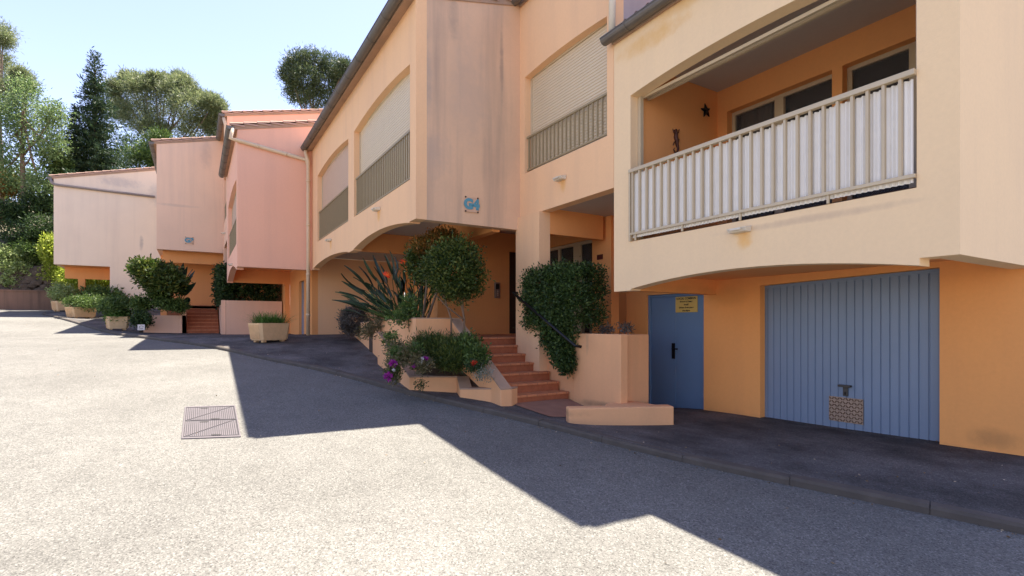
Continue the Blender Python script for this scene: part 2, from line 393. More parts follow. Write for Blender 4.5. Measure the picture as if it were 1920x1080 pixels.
# leaves: N rhombic quads, vectorised
def leaves(name, mat, P, D, Lr, Wr, parent=None, fold=.0, base=None, **tags):
    P = np.asarray(P, float); D = np.asarray(D, float); n = len(P)
    D /= np.linalg.norm(D, axis=1)[:, None] + 1e-9
    rnd = RNG.normal(size=(n, 3)); Wv = np.cross(D, rnd); Wv /= np.linalg.norm(Wv, axis=1)[:, None] + 1e-9
    Ls = RNG.uniform(Lr[0], Lr[1], n)[:, None]; Ws = RNG.uniform(Wr[0], Wr[1], n)[:, None]
    V = np.empty((n, 4, 3)); V[:, 0] = P; V[:, 1] = P + D * Ls * .5 + Wv * Ws * .5; V[:, 2] = P + D * Ls; V[:, 3] = P + D * Ls * .5 - Wv * Ws * .5
    V = V.reshape(-1, 3)
    off = Vector((0, 0, 0)); p = parent
    while p is not None: off += p.location; p = p.parent
    b = Vector(base) if base is not None else Vector((0, 0, 0))
    if parent is None and base is None: b = Vector((float(V[:, 0].mean()), float(V[:, 1].mean()), float(V[:, 2].min())))
    V = V - np.array([off.x + b.x, off.y + b.y, off.z + b.z])
    me = bpy.data.meshes.new(name); me.vertices.add(4 * n); me.vertices.foreach_set('co', V.ravel())
    me.loops.add(4 * n); me.loops.foreach_set('vertex_index', np.arange(4 * n, dtype=np.int32))
    me.polygons.add(n); me.polygons.foreach_set('loop_start', np.arange(0, 4 * n, 4, dtype=np.int32)); me.polygons.foreach_set('loop_total', np.full(n, 4, dtype=np.int32))
    me.update(); me.validate(); me.materials.append(mat)
    o = bpy.data.objects.new(name, me); COL.objects.link(o); o.location = b
    if parent is not None: o.parent = parent
    for k, v in tags.items(): o[k] = v
    return o
def blob_points(blobs, clumps, per, cr, shell=(.55, 1.0), flat=1.0, updir=.3):
    Ps = []; Ds = []
    for (c, r) in blobs:
        c = np.array(c, float); r = np.array(r, float)
        d = RNG.normal(size=(clumps, 3)); d /= np.linalg.norm(d, axis=1)[:, None]
        k = RNG.uniform(shell[0], shell[1], clumps)[:, None]
        cc = c + d * r * k
        p = cc[:, None, :] + RNG.normal(size=(clumps, per, 3)) * cr * np.array([1, 1, flat])
        out = p - c; out = out / (np.linalg.norm(out, axis=2)[..., None] + 1e-6)
        dd = out * .6 + RNG.normal(size=p.shape) * .7 + np.array([0, 0, updir])
        Ps.append(p.reshape(-1, 3)); Ds.append(dd.reshape(-1, 3))
    return np.concatenate(Ps), np.concatenate(Ds)
def text_mesh(name, txt, size, mat, parent, loc, rot, depth=.002, bold=0, **tags):
    cu = bpy.data.curves.new(name, 'FONT'); cu.body = txt; cu.size = size; cu.extrude = depth; cu.align_x = 'CENTER'; cu.align_y = 'CENTER'; cu.offset = bold
    tmp = bpy.data.objects.new('tmp', cu); COL.objects.link(tmp)
    dg = bpy.context.evaluated_depsgraph_get(); me = bpy.data.meshes.new_from_object(tmp.evaluated_get(dg))
    bpy.data.objects.remove(tmp); me.name = name; me.materials.clear(); me.materials.append(mat)
    o = bpy.data.objects.new(name, me); COL.objects.link(o); o.parent = parent
    off = Vector((0, 0, 0)); p = parent
    while p is not None: off += p.location; p = p.parent
    o.location = Vector(loc) - off; o.rotation_euler = rot
    for k, v in tags.items(): o[k] = v
    return o

# ------------------------------------------------------------------ ground: road, pavement, kerb, hill
xs = np.concatenate([np.arange(-42, 15, .35), np.arange(15, 60, 4)])
mb = MB(); nr = 26
def rowY(x):
    ky_ = kerb_y(x) if x > -39.0 else 30.0
    near = ky_ + .03
    return [-70 + (near + 70) * (1 - (1 - i / (nr - 1)) ** 2.2) for i in range(nr)]
for x in xs:
    for y in rowY(x): mb.v.append((x, y, rz(x)))
for i in range(len(xs) - 1):
    for j in range(nr - 1): mb.f.append((i * nr + j, (i + 1) * nr + j, (i + 1) * nr + j + 1, i * nr + j + 1))
struct(mb, 'road', M['road'], smooth=True)
mb = MB(); pxs = np.arange(-38.9, 20, .3); pn = 24
for x in pxs:
    k0 = kerb_y(x) + .02; far = 13.0
    for j in range(pn):
        y = k0 + (far - k0) * (j / (pn - 1)) ** 1.4
        mb.v.append((x, y, pz(x, y)))
for i in range(len(pxs) - 1):
    for j in range(pn - 1): mb.f.append((i * pn + j, (i + 1) * pn + j, (i + 1) * pn + j + 1, i * pn + j + 1))
struct(mb, 'pavement', M['pave'], smooth=True)
mb = MB()
kline = [Vector((x, kerb_y(x), 0)) for x in np.arange(-38.9, 14, .1)]
seg = []; acc = 0; cur = [kline[0]]
for a, b in zip(kline, kline[1:]):
    acc += (b - a).length; cur.append(b)
    if acc > 1.0: seg.append(cur); cur = [b]; acc = 0
for sgm in seg:
    jz = random.uniform(-.006, .006); n = len(sgm); o = len(mb.v)
    for i, p in enumerate(sgm):
        q = sgm[min(i + 1, n - 1)] - sgm[max(i - 1, 0)]; q.normalize(); nn_ = Vector((-q.y, q.x, 0))
        pp = p + q * (.004 if i == 0 else -.004 if i == n - 1 else 0)
        for (off, h) in ((-.015, -.05), (-.008, KERB_H - .022), (.012, KERB_H + .004), (.118, KERB_H + .008), (.124, -.05)):
            w = pp + nn_ * off; mb.v.append((w.x, w.y, rz(p.x) + h + jz * (h > 0)))
    for i in range(n - 1):
        for k in range(4): mb.f.append((o + i * 5 + k, o + (i + 1) * 5 + k, o + (i + 1) * 5 + k + 1, o + i * 5 + k + 1))
    mb.f.append(tuple(o + k for k in range(5))); mb.f.append(tuple(o + (n - 1) * 5 + k for k in range(5)))
o = len(mb.v); n = len(kline)
for i, p in enumerate(kline):
    q = kline[min(i + 1, n - 1)] - kline[max(i - 1, 0)]; q.normalize(); nn_ = Vector((-q.y, q.x, 0))
    for (off, h) in ((-.002, -.06), (-.002, KERB_H - .030), (.02, KERB_H - .012), (.11, KERB_H - .010), (.112, -.06)):
        w = p + nn_ * off; mb.v.append((w.x, w.y, rz(p.x) + h))
for i in range(n - 1):
    for k in range(4): mb.f.append((o + i * 5 + k, o + (i + 1) * 5 + k, o + (i + 1) * 5 + k + 1, o + i * 5 + k + 1))
struct(mb, 'kerb', M['kerb'])
mb = MB(); g = 1500
mb.add([(-g, -g, -5), (g, -g, -5), (g, g, -5), (-g, g, -5)], [(0, 1, 2, 3)])
struct(mb, 'ground', plain('dry_ground', (.16, .13, .08), .95, 0, .3, .2))
def hill_z(x, y):
    d = -42.6 - x
    z = 3.1 + 2.6 * (1 - math.exp(-max(d, 0) / 5)) + .22 * max(d, 0)
    return min(z, 16) + noise.noise(Vector((x * .12, y * .12, 3))) * min(max(d, 0) * .2, 1.2)
mb = MB(); hx = [-42.9 - (i ** 1.55) * .45 for i in range(40)]; hy = [-90 + i * 4 for i in range(46)]
for x in hx:
    for y in hy: mb.v.append((x, y, hill_z(x, y)))
for i in range(len(hx) - 1):
    for j in range(len(hy) - 1): mb.f.append((i * len(hy) + j, i * len(hy) + j + 1, (i + 1) * len(hy) + j + 1, (i + 1) * len(hy) + j))
struct(mb, 'hill', plain('hill_soil', (.10, .085, .05), .95, 0, .4, 1.2, .5, 9), smooth=True)

# ------------------------------------------------------------------ building helpers
def gutter(par, x0, x1, y, z, r=.085, mat=None):
    mb = MB(); n = 9; L_ = x1 - x0
    for (ra, side) in ((r, 1), (r - .008, 0)):
        o = len(mb.v)
        for xx in (x0, x1):
            for k in range(n):
                a = math.pi * (1 + k / (n - 1)); mb.v.append((xx, y + ra * math.cos(a), z + ra * math.sin(a)))
        for k in range(n - 1): mb.f.append((o + k, o + k + 1, o + n + k + 1, o + n + k))
    for xe in (0, 1):
        mb.f.append(tuple(range(xe * n, xe * n + n)))
    mb.bar((x0, y - r, z + .003), (x1, y - r, z + .003), .018, .014)
    k = x0 + .5
    while k < x1:     # brackets
        pts = [(k, y + (r + .004) * math.cos(math.pi * (1 + i / 8)), z + (r + .004) * math.sin(math.pi * (1 + i / 8))) for i in range(9)]
        mb.tube(pts, .008, 5); k += .9
    return mb.build('gutter', mat or M['gutter'], par, smooth=False)
def tiled_roof(par, x0, x1, y0, y1, z0, slope, right_verge=True):
    mb = MB(); per = .21; nx = max(2, int((x1 - x0) / per)) ; per = (x1 - x0) / nx; sub = 6; row = .36
    ys = []; y = y0
    while y < y1: ys.append(y); y += row
    ys.append(y1)
    for r_ in range(len(ys) - 1):
        ya, yb = ys[r_], ys[r_ + 1] + .03; o = len(mb.v)
        for (yy, lift) in ((ya, .028), (yb, .0)):
            for i in range(nx * sub + 1):
                a = i / sub * 2 * math.pi; xx = x0 + i * per / sub
                mb.v.append((xx, yy, z0 + (yy - y0) * slope + .032 + .032 * math.cos(a + math.pi) + lift * .7))
        w = nx * sub + 1
        for i in range(w - 1): mb.f.append((o + i, o + i + 1, o + w + i + 1, o + w + i))
    rf = mb.build('roof', M['tile'], par)
    if right_verge:
        mb = MB(); yy = y0 - .04
        while yy < min(y1, y0 + 7):
            ye = yy + .40; o = len(mb.v); n = 7
            for (q, rr, lift) in ((yy, .088, .03), (ye, .078, 0)):
                for k in range(n):
                    a = math.pi * k / (n - 1); mb.v.append((x1 - .05 + rr * math.cos(a), q, z0 + (q - y0) * slope + .015 + lift * .7 + rr * .6 * math.sin(a)))
            for k in range(n - 1): mb.f.append((o + k, o + k + 1, o + n + k + 1, o + n + k))
            mb.f.append(tuple(range(o, o + n)))
            mb.box(x1 + .018, x1 + .030, yy + .006, ye - .0, z0 + (yy - y0) * slope + .0, z0 + (yy - y0) * slope + .05)
            yy += .37
        mb.build('verge_tiles', plain('verge_tile', (.48, .30, .22), .85, 0, .3, 6, .3), par)
    mb = MB()   # timber/slab deck under tiles
    mb.hexa([(x0, y0 + .05, z0 - .13), (x1, y0 + .05, z0 - .13), (x1, y1, z0 - .13 + (y1 - y0) * slope), (x0, y1, z0 - .13 + (y1 - y0) * slope)],
            [(x0, y0 + .05, z0 - .004), (x1, y0 + .05, z0 - .004), (x1, y1, z0 - .004 + (y1 - y0) * slope), (x0, y1, z0 - .004 + (y1 - y0) * slope)])
    mb.build('roof_deck', M['coping'], rf)
    return rf
def shutter_window(par, x0, x1, y, zs, zt, rise, rail_h, mat='shutter', nb=None, rail='rail_dark', label=None):
    """roller shutter set back in an opening of a wall whose face is at y, balustrade in front"""
    w = MB(); fy = y + .13
    w.add([(x0, fy, zs + .002), (x1, fy, zs + .002), (x1, fy, zt + rise), (x0, fy, zt + rise), (x0 + .045, fy, zs + .03), (x1 - .045, fy, zs + .03), (x1 - .045, fy, zt + rise - .045), (x0 + .045, fy, zt + rise - .045)] + [(a_, fy + .06, c_) for a_, c_ in ((x0, zs + .002), (x1, zs + .002), (x1, zt + rise), (x0, zt + rise), (x0 + .045, zs + .03), (x1 - .045, zs + .03), (x1 - .045, zt + rise - .045), (x0 + .045, zt + rise - .045))],
          [f_ for k in range(4) for f_ in ((k, (k + 1) % 4, 4 + (k + 1) % 4, 4 + k), (8 + k, 8 + (k + 1) % 4, 12 + (k + 1) % 4, 12 + k), (k, (k + 1) % 4, 8 + (k + 1) % 4, 8 + k), (4 + k, 4 + (k + 1) % 4, 12 + (k + 1) % 4, 12 + k))])
    win = w.build('window', M['frame'], par)
    s = MB(); ph = .052; z = zs + .01; top = zt + rise + .04; pts = []
    while z < top:
        pts += [(fy + .030, z), (fy + .014, z + .012), (fy + .014, z + ph - .008), (fy + .030, z + ph - .001)]; z += ph
    o = 0
    for (yy, zz) in pts: s.v += [(x0 + .04, yy, zz), (x1 - .04, yy, zz)]
    for i in range(len(pts) - 1): s.f.append((2 * i, 2 * i + 1, 2 * i + 3, 2 * i + 2))
    s.build('roller_shutter', M[mat], win)
    rb = MB(); ry = y + .06
    rb.box(x0 + .002, x1 - .002, ry - .022, ry + .022, zs + rail_h - .035, zs + rail_h); rb.box(x0 + .002, x1 - .002, ry - .015, ry + .015, zs + .05, zs + .08)
    rl = rb.build('balustrade', M[rail], win)
    nb = nb or int((x1 - x0) / .115)
    b0 = MB(); b0.box(-.012, .012, -.012, .012, 0, rail_h - .115)
    first = None
    off = Vector((0, 0, 0)); p = par
    while p is not None: off += p.location; p = p.parent
    for i in range(nb):
        xx = x0 + (i + .5) * (x1 - x0) / nb
        if first is None:
            first = b0.build('baluster', M[rail]); first.parent = win
            ob = first
        else:
            ob = first.copy(); COL.objects.link(ob); ob.parent = win
        ob.location = Vector((xx, ry, zs + .08)) - off
    return win
def spout(par, x, y, z):
    mb = MB(); mb.hexa([(x - .11, y - .10, z - .035), (x + .11, y - .10, z - .035), (x + .11, y - .002, z - .035), (x - .11, y - .002, z - .035)],
                       [(x - .12, y - .13, z + .01), (x + .12, y - .13, z + .01), (x + .12, y - .002, z + .035), (x - .12, y - .002, z + .035)])
    mb.box(x - .07, x + .07, y - .145, y - .131, z - .018, z + .008)
    return mb.build('overflow_spout', M['white_plastic'], par, bevel=.006)
def wall_with_bottom(bottom, x0, x1, ztop):
    return [(x0, ztop)] + bottom + [(x1, ztop)]

# ================================================================== H1 : right building (garage + balcony)
YA = 5.36; TW = .20
h1 = thing('apartment_building', 'peach building at the right with blue garage door and white-screened balcony', 'building', (-3.8, 7.3, -1.4))
B1 = (-5.5, -2.02)   # opening
bot = [(-5.845, .488), (-5.50, .488)] + [(p[0], p[1]) for p in reversed(arch(-5.50, -2.0, .51, .14))] + [(-2.0, .575), (-1.72, .575)]
outer = [(-5.845, 4.26)] + bot + [(-1.72, 4.26)]
hole = [(B1[0], 1.19), (B1[1], 1.19)] + arch(B1[0], B1[1], 3.30, .11)
mb = MB(); mb.plate('Y', YA, YA + TW, outer, [hole])
# right gable wall (upper)
RS = .24
mb.plate('X', -1.72 - TW, -1.722, [(YA + TW, .575), (12.5, .575), (12.5, 4.26 + 7.1 * RS), (YA + TW, 4.26 + TW * RS)])
mb.build('wall', M['peach2'], h1)
mb = MB()   # inside of the balcony: side walls, back wall
mb.plate('X', -5.845, -5.50 - .002, [(YA + TW, 1.0), (7.3, 1.0), (7.3, 4.2), (YA + TW, 4.2)])
d1 = [(-5.32, 1.2), (-3.71, 1.2), (-3.71, 3.42), (-5.32, 3.42)]; d2 = [(-3.58, 1.2), (-2.02, 1.2), (-2.02, 3.42), (-3.58, 3.42)]
mb.plate('Y', 7.3, 7.5, [(-5.845, 1.0), (-1.93, 1.0), (-1.93, 4.2), (-5.845, 4.2)], [d1, d2])
mb.build('balcony_wall', M['orange_far'], h1)
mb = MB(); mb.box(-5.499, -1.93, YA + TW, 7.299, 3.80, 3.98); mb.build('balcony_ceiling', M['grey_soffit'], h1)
mb = MB(); mb.box(-5.499, -1.93, YA + TW, 7.299, .80, 1.243); mb.build('balcony_floor', plain('floor_tile_brown', (.12, .05, .03), .6), h1)
def glazed_door(par, x0, x1, y, z0, z1, split=True):
    f = MB(); t = .06
    f.box(x0, x1, y, y + .07, z1 - t, z1 - .002); f.box(x0, x1, y, y + .07, z0 + .002, z0 + t)
    f.box(x0, x0 + t, y, y + .07, z0 + t, z1 - t); f.box(x1 - t, x1, y, y + .07, z0 + t, z1 - t)
    if split: m = (x0 + x1) / 2; f.box(m - .07, m + .07, y - .02, y + .05, z0 + t, z1 - t)
    fo = f.build('window', M['frame'], par, bevel=.005)
    g = MB(); g.box(x0 + t, x1 - t, y + .03, y + .04, z0 + t, z1 - t); g.build('pane', M['glass'], fo)
    return fo
glazed_door(h1, -5.32, -3.71, 7.42, 1.2, 3.42); glazed_door(h1, -3.58, -2.02, 7.42, 1.2, 3.42)
for (a_, b_) in ((-5.24, -4.72), (-2.6, -2.1)):
    mb = MB(); n = 40
    for i in range(n + 1):
        xx = a_ + (b_ - a_) * i / n; yy = 7.55 + .02 * math.sin(i * 1.1); mb.v += [(xx, yy, 1.2), (xx, yy, 3.38)]
    for i in range(n): mb.f.append((2 * i, 2 * i + 2, 2 * i + 3, 2 * i + 1))
    mb.build('curtain', M['curtain'], h1)
mb = MB(); mb.box(-5.6, -1.93, 7.62, 7.66, 1.0, 4.2); mb.build('room_backing', M['brown_dark'], h1)  # dark sheet, its colour stands in for the shade of the room
mb = MB(); mb.box(-5.49, -2.03, 5.565, 5.61, 3.29, 3.33); mb.box(-5.49, -2.03, 5.68, 5.72, 3.30, 3.35)
mb.box(-5.497, -5.44, 5.50, 5.56, 1.192, 3.30); mb.box(-2.078, -2.022, 5.50, 5.56, 1.192, 3.30)
mb.build('shutter_track', M['frame'], h1)
# balcony railing
mb = MB(); ry = YA - .02; zb = 1.275; zt = 2.22
mb.box(B1[0] - .0, B1[1] + .0, ry - .03, ry + .03, zt - .05, zt); mb.box(B1[0], B1[1], ry - .02, ry + .02, zb, zb + .035)
mb.box(B1[0] + .002, B1[0] + .03, ry - .021, ry + .021, 1.19, zt - .05)
for xx in (-5.38, -4.55, -3.72, -2.75): mb.box(xx - .012, xx + .012, ry - .012, ry + .012, 1.192, zb)
rl = mb.build('balcony_railing', M['rail'], h1, bevel=.004)
b0 = MB(); b0.box(-.0125, .0125, -.018, .018, 0, zt - .05 - zb - .035)
first = None
for i in range(26):
    xx = B1[0] + .07 + i * (3.43 / 26)
    if first is None: first = b0.build('baluster', M['rail']); ob = first
    else: ob = first.copy(); COL.objects.link(ob)
    ob.parent = rl; ob.location = Vector((xx, ry, zb + .035)) - h1.location
mb = MB(); pts = []   # corrugated white screen behind the bars
n = 420
for i in range(n + 1):
    xx = B1[0] + .03 + (3.42) * i / n; pts.append((xx, ry + .036 + .013 * math.sin(i * 2 * math.pi / 6)))
for (x, y) in pts: mb.v += [(x, y, zb - .035), (x, y, zt - .07)]
for i in range(n): mb.f.append((2 * i, 2 * i + 2, 2 * i + 3, 2 * i + 1))
mb.build('screen_panel', M['screen'], rl)
# lower walls
gx0, gx1 = -4.75, -2.53
mb = MB(); GH = .66
gz = [(gx0, -1.42), (gx1, -1.36)]
outer = [(-7.6, -1.9), (-1.73, -1.9), (-1.73, .72), (-7.6, .72)]
hole_g = [(gx0, -1.80), (gx1, -1.80), (gx1, .655), (gx0, .585)]
hole_d = [(-7.06, -1.80), (-5.77, -1.80), (-5.77, .55), (-7.06, .55)]
mb.plate('Y', 7.3, 7.5, outer, [hole_g, hole_d])
mb.plate('X', -1.93, -1.731, [(7.5, -1.9), (12.5, -1.9), (12.5, .57), (7.5, .57)])
mb.plate('X', -5.70, -5.52, [(YA + TW, .49), (7.3, .49), (7.3, .75), (YA + TW, .75)])
mb.build('lower_wall', M['orange'], h1)
mb = MB(); mb.box(-5.84, -1.925, YA + TW, 12.4, .72, .79); mb.build('soffit', M['orange_far'], h1)
# garage door
mb = MB(); n = 21; yD = 7.43
def gzt(x): return .585 + (x - gx0) / (gx1 - gx0) * .07
def gzb(x): return -1.46 + (x - gx0) / (gx1 - gx0) * .06
wf = .035
xs_ = [gx0 + .04 + i * (gx1 - gx0 - .08) / n for i in range(n + 1)]
for i in range(n):
    a, b_ = xs_[i], xs_[i + 1]
    prof = [(a, yD + .012), (a + .008, yD), (b_ - .012, yD), (b_ - .006, yD + .012), (b_, yD + .012)]
    o = len(mb.v)
    for (x, y) in prof: mb.v += [(x, y, gzb(x) + .01), (x, y, gzt(x) - .04)]
    for k in range(4): mb.f.append((o + 2 * k, o + 2 * k + 2, o + 2 * k + 3, o + 2 * k + 1))
gd = mb.build('garage_door', M['blue_grey'], h1)
mb = MB()
mb.hexa([(gx0, yD - .01, gzt(gx0) - .045), (gx1, yD - .01, gzt(gx1) - .045), (gx1, yD + .05, gzt(gx1) - .045), (gx0, yD + .05, gzt(gx0) - .045)],
        [(gx0, yD - .01, gzt(gx0) - .001), (gx1, yD - .01, gzt(gx1) - .001), (gx1, yD + .05, gzt(gx1) - .001), (gx0, yD + .05, gzt(gx0) - .001)])
mb.box(gx0 + .001, gx0 + .045, yD - .01, yD + .05, -1.6, gzt(gx0) - .047); mb.box(gx1 - .045, gx1 - .001, yD - .01, yD + .05, -1.6, gzt(gx1) - .047)
mb.build('door_frame', M['blue_grey'], gd)
hx_ = at(1585, 730, Y=7.41)
mb = MB(); mb.box(hx_.x - .075, hx_.x + .075, 7.36, 7.425, hx_.z + .032, hx_.z + .060); mb.box(hx_.x - .03, hx_.x + .03, 7.405, 7.428, hx_.z - .09, hx_.z + .03)
mb.build('handle', plain('handle_dark', (.08, .075, .07), .4, .7), gd, bevel=.004)
mb = MB(); mb.box(hx_.x - .008, hx_.x + .008, 7.395, 7.404, hx_.z - .07, hx_.z - .03); mb.build('keyhole', M['black_ink'], gd)
mr_ = MB(); p0 = at(1554, 742, Y=7.41); p1 = at(1618, 797, Y=7.41)
mb = MB(); mb.box(p0.x, p1.x, 7.414, 7.424, p1.z, p0.z)
for i in range(12):
    for j in range(7):
        cx = p0.x + (i + .5) * (p1.x - p0.x) / 12; cz = p1.z + (j + .5) * (p0.z - p1.z) / 7; s = 1 if (i + j) % 2 else -1
        mr_.bar((cx - .011, 7.410, cz - .014 * s), (cx + .011, 7.410, cz + .014 * s), .006, .011)
cp = mb.build('chequer_plate', M['rust_steel'], gd); mr_.build('raised_pattern', plain('plate_pattern', (.13, .075, .045), .6, .2), cp)
mb = MB(); mb.box(gx0 + .002, gx1 - .002, 7.34, 7.7, -1.75, -1.475); mb.build('threshold', M['coping'], h1)
# double steel door
sd = MB(); sd.box(-7.058, -7.01, 7.335, 7.40, -1.62, .548); sd.box(-5.82, -5.772, 7.335, 7.40, -1.62, .548); sd.box(-7.01, -5.82, 7.345, 7.40, .50, .548)
sd = sd.build('steel_door', M['blue'], h1, bevel=.004)
for a_, b_ in ((-7.008, -6.419), (-6.411, -5.822)):
    mb = MB(); mb.box(a_, b_, 7.36, 7.39, -1.56, .498); mb.build('door_leaf', M['blue'], sd, bevel=.005)
mb = MB(); mb.box(-6.49, -6.43, 7.335, 7.359, -.62, -.34); mb.bar((-6.46, 7.31, -.44), (-6.34, 7.31, -.44), .024, .024); mb.tube([(-6.46, 7.35, -.44), (-6.46, 7.31, -.44)], .012, 8)
mb.build('handle', M['dark_metal'], sd)
for xx in (-7.0, -5.83):
    for zz in (-1.2, -.4, .3):
        mb = MB(); mb.tube([(xx, 7.34, zz - .05), (xx, 7.34, zz + .05)], .013, 8); mb.build('hinge', M['blue'], sd)
# roof, gutter
tiled_roof(h1, -5.84, -1.70, 5.26, 12.4, 4.30, RS)
gutter(h1, -5.93, -1.66, 5.24, 4.26)
spout(h1, at(1385, 432, Y=YA - .07).x, YA, at(1385, 430, Y=YA - .07).z)

# ================================================================== H2 : middle building
XG = -8.48; YB = 3.24; XL = -17.8
h2 = thing('apartment_building', 'long peach building in the middle with arched shuttered windows and covered entrance steps', 'building', (-12.5, 5.2, -.9))
wall = MB()
def H2roof(y): return 5.72 + RS * (y - YB)
hole = [(-8.31, 2.87), (-6.0, 2.87)] + arch(-8.31, -6.0, 4.70, .05)
wall.plate('Y', YA, YA + TW, [(XG - TW, 2.05), (-5.852, 2.05), (-5.852, H2roof(YA)), (XG - TW, H2roof(YA))], [hole])
wr = [(-12.56, -8.77), (-16.9, -13.1)]
bot = [(XL, 1.76), (-17.55, 1.76)] + list(reversed(arch(-17.55, -13.12, 1.80, .13))) + [(-13.12, 1.78), (-12.62, 1.78)] + list(reversed(arch(-12.62, -8.80, 1.80, .15))) + [(-8.80, 1.82), (XG, 1.82)]
holes = [[(a, 2.56), (b, 2.56)] + arch(a, b, 4.60, .12) for a, b in wr]
wall.plate('Y', YB, YB + TW, [(XL, H2roof(YB))] + bot + [(XG, H2roof(YB))], holes)
wo = wall.build('wall', M['peach'], h2)
g = MB(); g.plate('X', XG - TW, XG - .001, [(YB + TW, 1.82), (YA, 1.82), (YA, H2roof(YA) - .0), (YB + TW, H2roof(YB + TW))])
g.build('gable_wall', M['gable'], h2)
g = MB(); g.plate('X', -5.85 - TW, -5.853, [(YA + TW, 2.05), (12.5, 2.05), (12.5, H2roof(12.5)), (YA + TW, H2roof(YA + TW))])
g.build('gable_wall', stucco('render_grey_gable', (.46, .38, .37), (.25, .22, .22), .5, .3), h2)
# entrance: pillar, beams, soffits, entry walls
e = MB()
e.box(-7.90, -7.742, YA + .181, 6.82, 1.655, 2.30)
e.box(-11.3, XG - .201, 4.85, 5.02, 1.78, 2.30)
e.plate('X', -11.5, -11.301, [(4.85, -1.2), (7.8, -1.2), (7.8, 2.3), (4.85, 2.3)], [[(6.82, -.24), (7.62, -.24), (7.62, 1.85), (6.82, 1.85)]])
e.plate('Y', 6.9, 7.1, [(-10.2, -1.5), (-7.604, -1.5), (-7.604, 2.3), (-10.2, 2.3)], [[(-9.95, -.24), (-8.17, -.24), (-8.17, 1.75), (-9.95, 1.75)]])
e.box(-7.604, -5.853, 7.102, 7.298, .72, 2.3)
e.plate('Y', 6.7, 6.89, [(-18.69, -1.2), (-11.502, -1.2), (-11.502, 2.3), (-18.69, 2.3)])
e.box(-13.15, -12.95, YB + TW, 6.699, 1.83, 2.299)
e.build('entrance_wall', M['orange_far'], h2)
e = MB(); e.box(XG - .06, -7.74, YA - .06, YA + .18, -1.6, 2.048); e.build('pillar', M['peach'], h2)
e = MB(); e.plate('X', -18.9, -18.702, [(3.402, -1.0), (6.69, -1.0), (6.69, 2.3), (3.402, 2.3)]); e.build('carport_wall', M['peach'], h2)
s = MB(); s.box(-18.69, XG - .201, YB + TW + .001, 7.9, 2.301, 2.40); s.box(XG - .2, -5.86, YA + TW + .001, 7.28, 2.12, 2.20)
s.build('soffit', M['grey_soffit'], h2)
d = MB(); d.box(-11.42, -11.38, 6.82, 7.62, -.24, 1.85); d.build('entrance_door', M['brown_dark'], h2)
f = MB(); f.box(-9.95, -8.17, 6.95, 7.0, 1.68, 1.748)
for xx in (-9.95, -9.40, -8.85): f.box(xx, xx + .06, 6.95, 7.0, -.24, 1.68)
f.box(-8.79, -8.60, 6.951, 6.99, -.24, 1.68)
fo = f.build('window', M['frame'], h2)
q = MB(); q.box(-10.04, -8.1, 7.2, 7.24, -.4, 2.2); q.build('room_backing', M['brown_dark'], h2)  # dark-coloured sheet added so the glass reads as an unlit interior
q = MB(); q.box(-9.9, -8.17, 7.01, 7.02, -.24, 1.75); q.build('pane', M['glass'], fo)
fl = MB(); fl.box(-11.3, -8.77, 4.36, 6.899, -.9, -.25); fl.box(-11.3, -10.2, 6.9, 7.8, -.9, -.25); fl.build('landing', M['terra'], h2)
q = MB(); q.box(-11.3, -10.0, 7.8, 7.95, -.5, 2.3); q.box(-10.2, -10.05, 7.1, 7.8, -.5, 2.3); q.build('entrance_wall', M['orange_far'], h2)
q = MB(); q.box(-18.6, -5.86, 12.3, 12.5, -1, 7.5); q.build('rear_wall', M['peach'], h2)
shutter_window(h2, -8.31, -6.0, YA, 2.87, 4.70, .05, .70)
shutter_window(h2, -12.56, -8.77, YB, 2.56, 4.60, .12, .93)
shutter_window(h2, -16.9, -13.1, YB, 2.56, 4.60, .12, .93, 'shutter_pink')
tiled_roof(h2, XL - .05, XG + .02, YB - .22, 12.4, H2roof(YB) - .0, RS)
tiled_roof(h2, XG + .03, -4.92, YA - .08, 12.4, H2roof(YA) - .0, RS)  # long unseen verge overhang past the gable, added to lengthen the road shadow
gutter(h2, XL - .12, XG - .0, YB - .25, H2roof(YB) - .04, .095)
gutter(h2, XG - .08, -4.92, YA - .14, H2roof(YA) - .04, .085)  # runs out along the added overhang, unseen beyond the gable
for (px, py, Y) in ((1049, 334, YA), (705, 392, YB), (616, 450, YB)):
    p = at(px, py, Y=Y - .06); spout(h2, p.x, Y, p.z)
dp = MB(); dp.tube([(-5.77, 5.25, 4.33), (-5.77, 5.28, 5.9)], .05, 10)
dp.build('downpipe', M['white_plastic'], h2, smooth=True)
# downpipe on the corner with the pink building
dp = MB(); cx, cy = -17.66, 3.10
dp.tube([(-17.70, 3.04, 5.62), (-17.70, 3.03, 5.50), (cx, cy, 5.25), (cx, cy, 3.0), (cx, cy, -.36)], .058, 12)
for zz in (4.6, 3.2, 1.6, .3): dp.tube([(cx, cy, zz - .03), (cx, cy, zz + .03)], .070, 12)
dp.build('downpipe', M['pipe'], h2, smooth=True)

